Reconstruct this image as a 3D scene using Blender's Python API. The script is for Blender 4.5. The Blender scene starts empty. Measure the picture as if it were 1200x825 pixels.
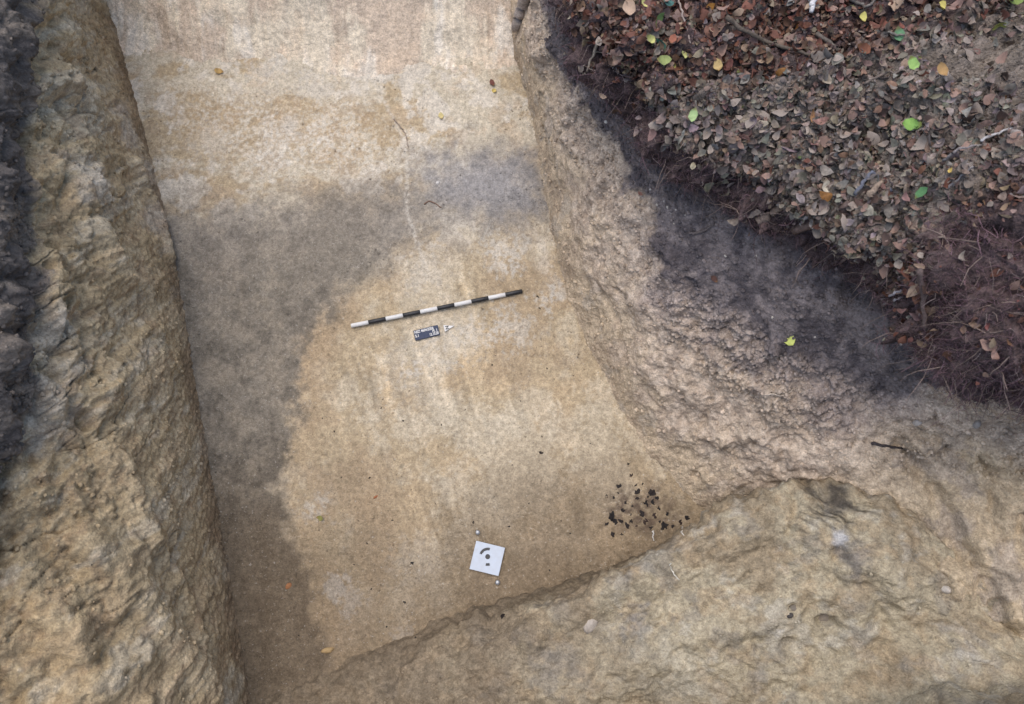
import bpy, math, random
import numpy as np
from mathutils import Vector, Matrix, Euler

random.seed(7)
rng = np.random.default_rng(11)
SC = bpy.context.scene
COL = SC.collection

# ------------------------------------------------------------------ camera, sky, sun, exposure
CAM_H, TILT, FPX = 3.75, math.radians(15.0), 850.0
cam_d = bpy.data.cameras.new('camera')
cam_d.sensor_width = 36.0
cam_d.lens = 36.0 * FPX / 1200.0
cam_d.clip_start = 0.05
cam_d.clip_end = 2000.0
cam_d.dof.use_dof = True
cam_d.dof.focus_distance = 3.85
cam_d.dof.aperture_fstop = 3.0
cam = bpy.data.objects.new('camera', cam_d)
cam.location = (0, 0, CAM_H)
cam.rotation_euler = (TILT, 0, 0)
COL.objects.link(cam)
SC.camera = cam

SUN_EL, SUN_AZ = math.radians(74), math.radians(-38)      # azimuth: from +Y towards +X
world = bpy.data.worlds.new('World')
SC.world = world
world.use_nodes = True
wn = world.node_tree
sky = wn.nodes.new('ShaderNodeTexSky')
sky.sky_type = 'NISHITA'
sky.sun_disc = False
sky.sun_elevation = SUN_EL
sky.sun_rotation = SUN_AZ
sky.air_density = 1.0
sky.dust_density = 2.0
sky.ozone_density = 0.6
wn.links.new(sky.outputs[0], wn.nodes['Background'].inputs[0])
wn.nodes['Background'].inputs[1].default_value = 0.11

sun_d = bpy.data.lights.new('sun', 'SUN')
sun_d.energy = 0.9
sun_d.angle = math.radians(70)
sun_d.color = (1.0, 0.93, 0.82)
sun = bpy.data.objects.new('sun', sun_d)
sdir = Vector((math.sin(SUN_AZ) * math.cos(SUN_EL), math.cos(SUN_AZ) * math.cos(SUN_EL), math.sin(SUN_EL)))
sun.rotation_euler = sdir.to_track_quat('Z', 'Y').to_euler()
sun.location = sdir * 20
COL.objects.link(sun)

SC.cycles.max_bounces = 4
SC.cycles.diffuse_bounces = 2
SC.view_settings.view_transform = 'Standard'
SC.view_settings.look = 'None'
SC.view_settings.exposure = 1.12
SC.view_settings.gamma = 1.0
SC.view_settings.use_curve_mapping = False

# ------------------------------------------------------------------ helpers
ct, st = math.cos(TILT), math.sin(TILT)

def ray(px, py):
    a = (px - 600.0) / FPX
    b = -(py - 412.5) / FPX
    return np.array([a, b * ct + st, b * st - ct])

def U(px, py, z):
    """where the line of sight to a photo point meets height z"""
    d = ray(px, py)
    k = (z - CAM_H) / d[2]
    return np.array([d[0] * k, d[1] * k, z])

def project(P):
    x, y, z = P[..., 0], P[..., 1], P[..., 2] - CAM_H
    yc = y * ct + z * st
    zc = -y * st + z * ct
    return 600 + FPX * x / -zc, 412.5 - FPX * yc / -zc

def lin(r, g, b, k=1.0):
    c = np.array([r, g, b]) / 255.0
    v = np.where(c <= 0.04045, c / 12.92, ((c + 0.055) / 1.055) ** 2.4) * k
    return v

def smooth(a, b, x):
    t = np.clip((x - a) / (b - a), 0, 1)
    return t * t * (3 - 2 * t)

def mix(a, b, f):
    f = np.asarray(f)[..., None]
    return a * (1 - f) + b * f

_PERM = np.random.default_rng(5).permutation(4096).astype(np.int32)
_PERM = np.concatenate([_PERM, _PERM])

def _hash(ix, iy, iz, seed):
    a = _PERM[(ix + seed * 37) & 4095]
    b = _PERM[a + (iy & 4095)]
    return _PERM[b + (iz & 4095)]

_G = np.array([(1,1,0),(-1,1,0),(1,-1,0),(-1,-1,0),(1,0,1),(-1,0,1),(1,0,-1),(-1,0,-1),
               (0,1,1),(0,-1,1),(0,1,-1),(0,-1,-1),(1,1,0),(-1,1,0),(0,-1,1),(0,-1,-1)], float)

_G = _G.astype(np.float32)

def perlin(P, seed=0):
    P = P.astype(np.float32)
    F = np.floor(P); f = P - F; I = F.astype(np.int32)
    w = f * f * f * (f * (f * 6 - 15) + 10)
    wx = (1 - w[:, 0], w[:, 0]); wy = (1 - w[:, 1], w[:, 1]); wz = (1 - w[:, 2], w[:, 2])
    fx = (f[:, 0], f[:, 0] - 1); fy = (f[:, 1], f[:, 1] - 1); fz = (f[:, 2], f[:, 2] - 1)
    out = 0
    for dx in (0, 1):
        a = _PERM[(I[:, 0] + (dx + seed * 37)) & 4095]
        for dy in (0, 1):
            b = _PERM[a + ((I[:, 1] + dy) & 4095)]
            wxy = wx[dx] * wy[dy]
            for dz in (0, 1):
                g = _G[_PERM[b + ((I[:, 2] + dz) & 4095)] & 15]
                out = out + wxy * wz[dz] * (g[:, 0] * fx[dx] + g[:, 1] * fy[dy] + g[:, 2] * fz[dz])
    return out

_ROT = np.array([[.80, .60, 0], [-.48, .64, .60], [.36, -.48, .80]])

def billow(P, freq, octaves=3, gain=0.5, seed=0):
    """rounded lumps parted by creases, 0 in the creases"""
    s, a = 0, 1.0
    for o in range(octaves):
        P = P @ _ROT
        s = s + a * np.abs(perlin(P * freq + o * 2.3, seed + o * 13)) * 2
        a *= gain; freq *= 2.1
    return s

def fbm(P, freq, octaves=4, gain=0.5, seed=0, lac=2.03):
    s, a = 0, 1.0
    for o in range(octaves):
        if o and freq > 85: break
        P = P @ _ROT
        s = s + a * perlin(P * freq + o * 3.7, seed + o * 17)
        a *= gain; freq *= lac
    return s

def fba(P, freq, octaves=4, gain=0.5, seed=0, lac=2.03):
    """the same without turning: for stretched grain"""
    s, a = 0, 1.0
    for o in range(octaves):
        if o and freq > 85: break
        s = s + a * perlin(P * freq + o * 3.7, seed + o * 17)
        a *= gain; freq *= lac
    return s

def cr(C, u):
    """Catmull-Rom through C (K,...) at parameters u in 0..K-1"""
    K = C.shape[0]
    i = np.clip(np.floor(u).astype(int), 0, K - 2); t = (u - i)
    sh = (len(u),) + (1,) * (C.ndim - 1)
    t = t.reshape(sh)
    Ce = np.concatenate([(2 * C[0] - C[1])[None], C, (2 * C[-1] - C[-2])[None]])
    p0, p1, p2, p3 = Ce[i], Ce[i + 1], Ce[i + 2], Ce[i + 3]
    return 0.5 * ((2 * p1) + (-p0 + p2) * t + (2 * p0 - 5 * p1 + 4 * p2 - p3) * t ** 2 + (-p0 + 3 * p1 - 3 * p2 + p3) * t ** 3)

def segparam(counts):
    out = []
    for i, n in enumerate(counts):
        out.append(i + np.arange(n) / n)
    return np.concatenate(out + [np.array([float(len(counts))])])

class Sheet:
    """a lofted soil surface: curves[i][k] = 3D point of curve i at station k"""
    def __init__(self, curves, tcounts, scounts):
        C = np.array(curves, float)                # (M,K,3)
        self.u = segparam(tcounts); self.v = segparam(scounts)
        A = cr(C.transpose(1, 0, 2), self.u)       # (nt,M,3)
        B = cr(A.transpose(1, 0, 2), self.v)       # (ns,nt,3)
        self.P = B
        self.ns, self.nt = B.shape[:2]
        self.vv = np.repeat(self.v, self.nt); self.uu = np.tile(self.u, self.ns)
        self.base = B.reshape(-1, 3).copy()
        self.normals()
        self.N0 = self.N.reshape(-1, 3).copy()
    def normals(self):
        a = np.gradient(self.P, axis=0); b = np.gradient(self.P, axis=1)
        n = np.cross(a, b); n /= np.linalg.norm(n, axis=-1, keepdims=True) + 1e-12
        self.flip = (n * (np.array([0, 0.4, CAM_H]) - self.P)).sum(-1).mean() < 0
        if self.flip: n = -n
        self.N = n
    def flat(self): return self.P.reshape(-1, 3)
    def displace(self, d, N=None):
        n = self.N.reshape(-1, 3) if N is None else N
        self.P = (self.P.reshape(-1, 3) + n * d[:, None]).reshape(self.P.shape)
        self.normals()
    def build(self, name, mat, col, s0=0, s1=None, kind='structure', label=None):
        s1 = self.ns - 1 if s1 is None else s1
        V = self.P[s0:s1 + 1].reshape(-1, 3)
        n = s1 - s0 + 1; m = self.nt
        idx = np.arange(n * m).reshape(n, m)
        q = np.stack([idx[:-1, :-1], idx[1:, :-1], idx[1:, 1:], idx[:-1, 1:]], -1).reshape(-1, 4)
        if self.flip: q = q[:, ::-1]
        lum = col @ np.array([.3, .55, .15]); col = lum[:, None] + (col - lum[:, None]) * 0.82
        self.col = col
        o = mesh_obj(name, V, q, mat, col.reshape(self.ns, self.nt, 3)[s0:s1 + 1].reshape(-1, 3))
        o['kind'] = kind
        if label: o['label'] = label
        return o

def mesh_np(name, V, Q, col=None, smooth_=True):
    me = bpy.data.meshes.new(name)
    V = np.asarray(V, np.float32); Q = np.asarray(Q, np.int32)
    k = Q.shape[1]
    me.vertices.add(len(V)); me.vertices.foreach_set('co', V.ravel())
    me.loops.add(Q.size); me.loops.foreach_set('vertex_index', Q.ravel())
    me.polygons.add(len(Q))
    me.polygons.foreach_set('loop_start', np.arange(0, Q.size, k, dtype=np.int32))
    me.polygons.foreach_set('use_smooth', np.full(len(Q), smooth_))
    if col is not None:
        at = me.attributes.new('Col', 'FLOAT_COLOR', 'POINT')
        c4 = np.ones((len(V), 4), np.float32); c4[:, :3] = np.clip(col, 0.002, 0.95)
        at.data.foreach_set('color', c4.ravel())
    me.update(calc_edges=True)
    return me

def mesh_obj(name, V, Q, mat, col=None, parent=None, smooth_=True):
    me = mesh_np(name, V, Q, col, smooth_)
    if mat: me.materials.append(mat)
    o = bpy.data.objects.new(name, me); COL.objects.link(o)
    if parent: o.parent = parent
    return o

def tag(o, label, cat, group=None):
    o['label'] = label; o['category'] = cat
    if group: o['group'] = group
    return o

# ------------------------------------------------------------------ materials
def new_mat(name):
    m = bpy.data.materials.new(name); m.use_nodes = True
    return m, m.node_tree.nodes, m.node_tree.links, m.node_tree.nodes['Principled BSDF']

def soil_mat(name, bump=0.5, grain=1.0, speck=1.0):
    m, N, L, B = new_mat(name)
    B.inputs['Roughness'].default_value = 0.95
    B.inputs['Specular IOR Level'].default_value = 0.15
    at = N.new('ShaderNodeAttribute'); at.attribute_name = 'Col'
    tc = N.new('ShaderNodeTexCoord')
    def noise(scale, detail, rough=0.6):
        n = N.new('ShaderNodeTexNoise'); n.inputs['Scale'].default_value = scale
        n.inputs['Detail'].default_value = detail; n.inputs['Roughness'].default_value = rough
        L.new(tc.outputs['Object'], n.inputs['Vector']); return n
    def rng_(src, a, b, c, d):
        r = N.new('ShaderNodeMapRange'); r.inputs[1].default_value = a; r.inputs[2].default_value = b
        r.inputs[3].default_value = c; r.inputs[4].default_value = d
        L.new(src, r.inputs[0]); return r.outputs[0]
    def mul(col, fac):
        x = N.new('ShaderNodeMix'); x.data_type = 'RGBA'; x.blend_type = 'MULTIPLY'; x.inputs[0].default_value = 1.0
        L.new(col, x.inputs[6]); L.new(fac, x.inputs[7]); return x.outputs[2]
    def blend(col, rgb, fac):
        x = N.new('ShaderNodeMix'); x.data_type = 'RGBA'; L.new(fac, x.inputs[0])
        L.new(col, x.inputs[6]); x.inputs[7].default_value = (*rgb, 1); return x.outputs[2]
    c = at.outputs['Color']
    n1 = noise(38, 3, 0.68)
    vo = N.new('ShaderNodeTexVoronoi'); vo.inputs['Scale'].default_value = 165
    L.new(tc.outputs['Object'], vo.inputs['Vector'])
    sp_ = N.new('ShaderNodeSeparateColor'); L.new(vo.outputs['Color'], sp_.inputs[0])
    nbp = noise(110, 1, 0.6)
    c = mul(c, rng_(n1.outputs[0], 0.3, 0.7, 1 - 0.26 * grain, 1 + 0.22 * grain))
    c = mul(c, rng_(sp_.outputs[0], 0.0, 1.0, 1 - 0.22 * grain, 1 + 0.18 * grain))
    if speck < .8:
        L.new(c, B.inputs['Base Color'])
    dk = N.new('ShaderNodeTexNoise'); dk.inputs['Scale'].default_value = 95; dk.inputs['Detail'].default_value = 2
    L.new(tc.outputs['Object'], dk.inputs['Vector'])
    if speck > .8: c = blend(c, (0.055, 0.042, 0.034), rng_(dk.outputs[0], 0.66, 0.73, 0, 0.55 * speck))
    if speck > .8:
        wh = noise(75, 2, 0.65)
        c = blend(c, (0.52, 0.48, 0.42), rng_(wh.outputs[0], 0.64, 0.73, 0, 0.45 * speck))
    L.new(c, B.inputs['Base Color'])
    bp = N.new('ShaderNodeBump'); bp.inputs['Strength'].default_value = bump; bp.inputs['Distance'].default_value = 0.012
    L.new(nbp.outputs[0], bp.inputs['Height']); L.new(bp.outputs[0], B.inputs['Normal'])
    return m

def attr_mat(name, rough=0.8, grain=0.35, scale=60, trans=0.0):
    m, N, L, B = new_mat(name)
    B.inputs['Roughness'].default_value = rough
    B.inputs['Specular IOR Level'].default_value = 0.25
    at = N.new('ShaderNodeAttribute'); at.attribute_name = 'Col'
    tc = N.new('ShaderNodeTexCoord')
    n = N.new('ShaderNodeTexNoise'); n.inputs['Scale'].default_value = scale; n.inputs['Detail'].default_value = 5
    L.new(tc.outputs['Object'], n.inputs['Vector'])
    r = N.new('ShaderNodeMapRange'); r.inputs[1].default_value = 0.3; r.inputs[2].default_value = 0.7
    r.inputs[3].default_value = 1 - grain; r.inputs[4].default_value = 1 + grain
    L.new(n.outputs[0], r.inputs[0])
    x = N.new('ShaderNodeMix'); x.data_type = 'RGBA'; x.blend_type = 'MULTIPLY'; x.inputs[0].default_value = 1
    L.new(at.outputs['Color'], x.inputs[6]); L.new(r.outputs[0], x.inputs[7])
    L.new(x.outputs[2], B.inputs['Base Color'])
    bp = N.new('ShaderNodeBump'); bp.inputs['Strength'].default_value = 0.25; bp.inputs['Distance'].default_value = 0.004
    L.new(n.outputs[0], bp.inputs['Height']); L.new(bp.outputs[0], B.inputs['Normal'])
    return m

def plain_mat(name, rgb, rough=0.5, spec=0.4, dirt=0.12, scale=90, metal=0.0):
    m, N, L, B = new_mat(name)
    B.inputs['Roughness'].default_value = rough; B.inputs['Specular IOR Level'].default_value = spec
    B.inputs['Metallic'].default_value = metal
    tc = N.new('ShaderNodeTexCoord')
    n = N.new('ShaderNodeTexNoise'); n.inputs['Scale'].default_value = scale; n.inputs['Detail'].default_value = 5
    L.new(tc.outputs['Object'], n.inputs['Vector'])
    r = N.new('ShaderNodeValToRGB'); r.color_ramp.elements[0].position = 0.35; r.color_ramp.elements[1].position = 0.65
    d = np.array([0.30, 0.24, 0.17])
    a = np.array(rgb)
    r.color_ramp.elements[0].color = (*(a * (1 - dirt) + d * dirt), 1); r.color_ramp.elements[1].color = (*a, 1)
    L.new(n.outputs[0], r.inputs[0]); L.new(r.outputs[0], B.inputs['Base Color'])
    return m

M_FLOOR = soil_mat('trowelled_soil', 0.38, 0.85, 1.0)
M_WALL = soil_mat('clay_wall', 0.45, 0.95, 0.5)
M_ROUGH = soil_mat('crumbly_clay', 0.55, 1.0, 0.35)
M_LITTER = soil_mat('humus', 0.9, 1.2, 0.2)
M_LEAF = attr_mat('dead_leaf', 0.7, 0.30, 90)
M_ROOT = attr_mat('root', 0.85, 0.35, 120)
M_STONE = attr_mat('stone', 0.8, 0.3, 80)
M_CHAR = attr_mat('charcoal', 0.7, 0.5, 150)

# ------------------------------------------------------------------ the trench: outlines measured in the photograph, at real heights
K = 1.0      # overall albedo factor
BEIGE = lin(174, 153, 118, K); PALE = lin(196, 183, 158, K); OCHRE = lin(182, 154, 114, K)
GREY = lin(126, 117, 103, K); DARKG = lin(104, 93, 84, K); WHITE = lin(206, 196, 179, K); BLUEG = lin(150, 146, 144, K)
OLIVE = lin(146, 128, 98, K); TOPSOIL = lin(62, 58, 62, K); HUMUS = lin(58, 47, 44, K); MAUVE = lin(132, 120, 116, K)

YL = [-170, 0, 150, 300, 450, 600, 825, 1100]
LBASE = [(102, 0), (130, 0), (167, 0), (205, 0), (229, 0), (256, 0), (293, 0), (335, 0)]
LW1 = [72, 98, 130, 163, 186, 208, 240, 275]
LW2 = [42, 68, 92, 112, 122, 138, 150, 165]
LRIM = [8, 32, 26, 32, 30, -16, -60, -100]
LTOP = [-60, -25, -30, -30, -40, -80, -150, -200]
lb = [U(b[0], y, 0.0) for b, y in zip(LBASE, YL)]
l1 = [U(a, y, 0.40) for a, y in zip(LW1, YL)]
l2 = [U(a, y, 0.76) for a, y in zip(LW2, YL)]
l3 = [U(a, y, 1.03) for a, y in zip(LRIM, YL)]
l4 = [U(a, y, 1.30) for a, y in zip(LTOP, YL)]
lbur = [b - 0.35 * (w - b) for b, w in zip(lb, l1)]
l5 = [p + np.array([-0.8, 0, 0.06]) for p in l4]
l6 = [p + np.array([-7.0, 0, 0.10]) for p in l4]
left = Sheet([lbur, lb, l1, l2, l3, l4, l5, l6], [60, 90, 95, 100, 105, 105, 50], [16, 75, 85, 75, 60, 24, 10])

RB = [(585, -60), (602, 60), (622, 130), (638, 220), (657, 320), (697, 420), (748, 510), (803, 578), (870, 640), (930, 760), (980, 900)]
RM = [(607, -60, .32), (622, 56, .32), (644, 126, .32), (673, 220, .33), (703, 320, .33), (761, 414, .33), (824, 488, .34), (900, 537, .36), (1000, 590, .45), (1085, 690, .5), (1160, 820, .5)]
R1 = [(635, -60, .62), (650, 48, .62), (685, 112, .63), (742, 215, .64), (785, 305, .65), (880, 388, .67), (960, 428, .70), (1030, 462, .74), (1110, 490, .78), (1200, 525, .82), (1290, 600, .85)]
R2 = [(638, -60, .82), (661, 44, .82), (714, 128, .83), (778, 212, .84), (838, 275, .85), (920, 336, .87), (994, 378, .9), (1054, 424, .95), (1120, 468, 1.0), (1203, 494, 1.03), (1296, 560, 1.05)]
R3 = [(644, -65, 1.0), (672, 40, 1.0), (738, 142, 1.0), (808, 208, 1.0), (872, 248, 1.0), (952, 286, 1.02), (1022, 326, 1.06), (1070, 386, 1.1), (1126, 446, 1.14), (1206, 463, 1.17), (1302, 520, 1.2)]
R4 = [(664, -70, 1.16), (694, 12, 1.16), (768, 118, 1.17), (842, 162, 1.18), (893, 203, 1.2), (985, 260, 1.24), (1050, 308, 1.3), (1094, 358, 1.35), (1142, 412, 1.4), (1220, 432, 1.42), (1312, 490, 1.45)]
R5 = [(725, -70, 1.28), (765, 0, 1.28), (835, 75, 1.30), (918, 148, 1.32), (975, 185, 1.36), (1062, 225, 1.44), (1122, 270, 1.52), (1162, 318, 1.58), (1212, 358, 1.62), (1292, 380, 1.65), (1385, 430, 1.68)]
R6 = [(960, -230, 1.32), (1010, -150, 1.33), (1085, -80, 1.36), (1180, 0, 1.40), (1240, 60, 1.46), (1330, 100, 1.56), (1400, 150, 1.64), (1450, 200, 1.68), (1510, 240, 1.72), (1590, 260, 1.74), (1700, 300, 1.76)]
rb = [U(a, b, 0.0) for a, b in RB]
cv = [[U(*p) for p in R] for R in (RM, R1, R2, R3, R4, R5, R6)]
rbur = [b - 0.4 * (w - b) for b, w in zip(rb, cv[0])]
r7 = [p + np.array([5.0, 1.5 - 0.35 * i, 0.1]) for i, p in enumerate(cv[6])]
right = Sheet([rbur, rb] + cv + [r7], [40, 50, 60, 65, 75, 75, 75, 65, 60, 45], [16, 70, 90, 50, 40, 40, 60, 60, 20])

# end wall
EX = [20, 100, 160, 223, 330, 430, 520, 600, 690, 800]
EY = [40, 55, 66, 86, 88, 84, 82, 78, 70, 60]
e0 = [U(x, y, 0.0) for x, y in zip(EX, EY)]
e1 = [U(x, y - 28, 0.035) for x, y in zip(EX, EY)]
e2 = [U(x, y - 110, 0.20) for x, y in zip(EX, EY)]
e3 = [U(x, y - 225, 0.45) for x, y in zip(EX, EY)]
e4 = [p + np.array([0, 0.45, 0.62]) for p in e3]
e5 = [p + np.array([0, 7.0, 0.72]) for p in e3]
ebur = [p + np.array([0, -0.12, -0.035]) for p in e0]
endw = Sheet([ebur, e0, e1, e2, e3, e4, e5], [20, 30, 40, 60, 60, 55, 50, 40, 20], [20, 30, 60, 40, 16, 16])

# floor between the walls
FY = [-60, 60, 160, 260, 360, 460, 560, 660, 780, 900]
fl = np.interp(FY, YL, [b[0] for b in LBASE])
fr = [590, 600, 628, 645, 672, 718, 785, 860, 930, 1000]
fa = [U(x - 60, y, 0.0) for x, y in zip(fl, FY)]
fb = [U(0.5 * (x + x2), y, 0.0) for x, x2, y in zip(fl, fr, FY)]
fc = [U(x + 60, y, 0.0) for x, y in zip(fr, FY)]
floor = Sheet([fa, fb, fc], [58] * 9, [200, 200])

# clay block left standing at the near side
BE = [(250, 905, .02), (310, 862, .04), (378, 828, .07), (450, 796, .10), (528, 758, .15), (606, 722, .20), (685, 690, .26), (752, 655, .32), (826, 612, .38), (895, 582, .44), (950, 578, .48), (1040, 592, .50), (1110, 640, .50), (1200, 705, .48), (1330, 790, .47)]
nb = len(BE)
b1 = [U(*p) for p in BE]
jj = np.linspace(0, 1, nb)
inward = [np.array([0.55 + 0.2 * j, -0.83, 0]) for j in jj]
outs = np.interp(jj, [0, .3, .45, .6, 1], [-.26, -.18, -.03, .07, .05])
b0 = [np.array([p[0], p[1], -0.12]) + n * o for p, n, o in zip(b1, inward, outs)]
bh = [np.array([p[0], p[1], p[2] * 0.45]) + n * o * 0.45 for p, n, o in zip(b1, inward, outs)]
rise = np.interp(jj, [0, .35, .7, 1], [.04, .08, .11, .07])
b2 = [p + n * 0.12 + np.array([0, 0, r]) for p, n, r in zip(b1, inward, rise)]
b3 = [p + n * 0.38 + np.array([0, 0, r * 1.5]) for p, n, r in zip(b1, inward, rise)]
b4 = [p + n * 0.85 + np.array([0, 0, r * 2.4]) for p, n, r in zip(b1, inward, rise)]
b5 = [p + np.array([0, -1.45, 0.0]) * 1 + np.array([0, 0, 1.75 - p[2] * .5]) for p in b1]  # unseen bank behind the step, raised and drawn in to shade the near floor
b6 = [p + np.array([0, -7.0, 0.0]) + np.array([0, 0, 1.8 - p[2] * .5]) for p in b1]
block = Sheet([b0, bh, b1, b2, b3, b4, b5, b6], [20] + [32] * (nb - 2), [16, 26, 36, 70, 70, 40, 16])

def anchor(sh, px, py):
    X, Y = project(sh.flat())
    i = int(np.argmin((X - px) ** 2 + (Y - py) ** 2))
    return sh.flat()[i].copy()

def pit(sh, px, py, r, depth):
    c = anchor(sh, px, py); d = np.linalg.norm(sh.flat() - c, axis=1)
    return -depth * (1 - smooth(r * 0.35, r, d))

def groove(sh, pts, r, depth):
    A = [anchor(sh, *p) for p in pts]; F = sh.flat(); best = np.full(len(F), 9.0)
    for a, b in zip(A[:-1], A[1:]):
        t = np.clip(((F - a) @ (b - a)) / ((b - a) @ (b - a)), 0, 1)
        best = np.minimum(best, np.linalg.norm(F - (a + t[:, None] * (b - a)), axis=1))
    return -depth * (1 - smooth(0, r, best))

def sdpoly(P, pts, z=0.0):
    """signed distance (negative inside) in plan to an outline on the ground"""
    W = np.array([U(a, b, z)[:2] for a, b in pts]); X = P[:, 0]; Y = P[:, 1]
    d = np.full(len(P), 1e9); ins = np.zeros(len(P), bool)
    n = len(W)
    for i in range(n):
        a = W[i]; b = W[(i + 1) % n]; e = b - a
        t = np.clip(((X - a[0]) * e[0] + (Y - a[1]) * e[1]) / (e @ e), 0, 1)
        d = np.minimum(d, np.hypot(X - a[0] - t * e[0], Y - a[1] - t * e[1]))
        c = (a[1] > Y) != (b[1] > Y)
        with np.errstate(divide='ignore', invalid='ignore'):
            xi = a[0] + (Y - a[1]) * e[0] / (e[1] if abs(e[1]) > 1e-9 else 1e-9)
        ins ^= c & (X < xi)
    return np.where(ins, -d, d)

def sdline(P, pts, z=0.0):
    W = np.array([U(a, b, z)[:2] for a, b in pts]); d = np.full(len(P), 1e9)
    for a, b in zip(W[:-1], W[1:]):
        e = b - a
        t = np.clip(((P[:, 0] - a[0]) * e[0] + (P[:, 1] - a[1]) * e[1]) / (e @ e), 0, 1)
        d = np.minimum(d, np.hypot(P[:, 0] - a[0] - t * e[0], P[:, 1] - a[1] - t * e[1]))
    return d

# ---- floor relief and colours
P = floor.flat().copy()
d = 0.012 * fbm(P, 1.6, 4, 0.5, 3) + 0.0035 * fbm(P, 14, 4, 0.6, 5)
scr = fba(P * np.array([1.0, 0.16, 1]), 46, 3, 0.6, 9)
d += 0.0018 * scr
d += .004 * np.clip(fbm(P, 30, 3, .5, 4) - .35, 0, 1) * 4
floor.displace(d)
n_lo = fbm(P, 2.2, 5, 0.55, 21); n_mid = fbm(P, 9, 5, 0.6, 33); n_hi = fbm(P, 40, 4, 0.65, 44)
n_st = fba(P * np.array([1.0, 0.28, 1.0]), 16, 5, 0.6, 55)
c = mix(BEIGE[None], OCHRE[None] * 1.02, smooth(-.1, .5, n_lo) * 0.45)
c = mix(c, PALE[None], smooth(-.1, .6, fbm(P, 3.7, 6, .68, 34) + .3 * n_st) * 0.4)
blot = fbm(P, 1.3, 6, .62, 35)
c = mix(c, lin(158, 134, 102, K)[None], smooth(.02, .35, blot) * .55)
c = mix(c, PALE[None], smooth(.16, .5, -blot + .2 * n_hi) * .40)
scp = fba(np.stack([P[:, 0] * .94 + P[:, 1] * .34, (P[:, 1] * .94 - P[:, 0] * .34) * .08, P[:, 2]], 1), 20, 4, .62, 36)
c = c * (1 + .28 * scp * smooth(-.1, .3, perlin(P * 1.7, 37)))[:, None]
# pale bleached upper part
Wy = P[:, 1]
up = smooth(1.25, 2.1, Wy + 0.35 * n_lo + .12 * n_mid)
upn = fba(P * np.array([.6, 1, 1]), 3.2, 6, .68, 71)
upc_ = mix(PALE[None] * .98, BEIGE[None] * 1.02, smooth(-.15, .3, upn))
upc_ = mix(upc_, lin(184, 156, 124, K)[None], smooth(.12, .5, fbm(P, 5, 5, .65, 72)) * .35)
upc_ = mix(upc_, WHITE[None], smooth(.08, .40, fbm(P, 4, 6, .7, 73)) * .8)
c = mix(c, upc_, up * 0.9)
# crumbly warm band just below the end wall
bandc = sdpoly(P, [(190, 95), (300, 105), (420, 110), (480, 150), (470, 215), (380, 210), (260, 200), (195, 170)])
c = mix(c, mix(OCHRE[None] * 1.0, WHITE[None] * .9, smooth(-.1, .28, n_hi + .3 * n_mid)), (1 - smooth(-.22, .14, bandc + .15 * n_mid)) * .45)
# the dark fill curving round the pale clay
fill = [(170, 235), (260, 245), (330, 232), (400, 222), (470, 208), (530, 190), (560, 178), (600, 172), (632, 180), (640, 258), (600, 270), (545, 278), (500, 290), (466, 316), (405, 345), (368, 395), (356, 460), (342, 520), (331, 570), (343, 620), (362, 680), (385, 740), (398, 790), (370, 850), (250, 860), (225, 700), (215, 600), (195, 430)]
sd = sdpoly(P, fill) + 0.07 * n_mid + 0.012 * n_hi + 0.05 * n_lo
soft_top = smooth(1.0, 1.7, Wy)
fm = 1 - smooth(-0.07 - .12 * soft_top, 0.05 + .13 * soft_top, sd)
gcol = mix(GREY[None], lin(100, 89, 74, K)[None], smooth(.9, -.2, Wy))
gcol = mix(gcol, mix(gcol * 1.2, BEIGE[None] * .85, .3 + 0 * n_mid), smooth(-.05, .55, n_mid + .5 * n_lo + .3 * n_hi) * .42)
gcol = mix(gcol, gcol * .8, smooth(.1, .5, -n_mid - .4 * n_st))
gcol = mix(gcol, lin(144, 134, 122, K)[None], smooth(1.2, 2.0, Wy + .3 * n_lo) * .45)
c = mix(c, gcol, fm * 0.93)
# warm seam hugging the fill
c = mix(c, OCHRE[None] * .93, np.exp(-((sd - .05) / .055) ** 2) * 0.38 * (1 - .8 * soft_top))
blue = sdpoly(P, [(480, 195), (560, 175), (630, 170), (632, 245), (560, 258), (500, 262)])
c = mix(c, BLUEG[None] * (1 + .25 * n_mid[:, None]), (1 - smooth(-.22, .14, blue + .12 * n_mid + .08 * n_lo)) * 0.85)
# brown smear over the bottom-right of the floor, by the clay block
br = sdpoly(P, [(430, 760), (520, 690), (560, 620), (600, 560), (680, 550), (760, 560), (830, 590), (860, 700), (600, 900), (400, 900)])
c = mix(c, lin(138, 119, 92, K)[None] * (1 + .25 * n_mid[:, None]), (1 - smooth(-.35, .25, br + .15 * n_lo)) * 0.8)
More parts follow.
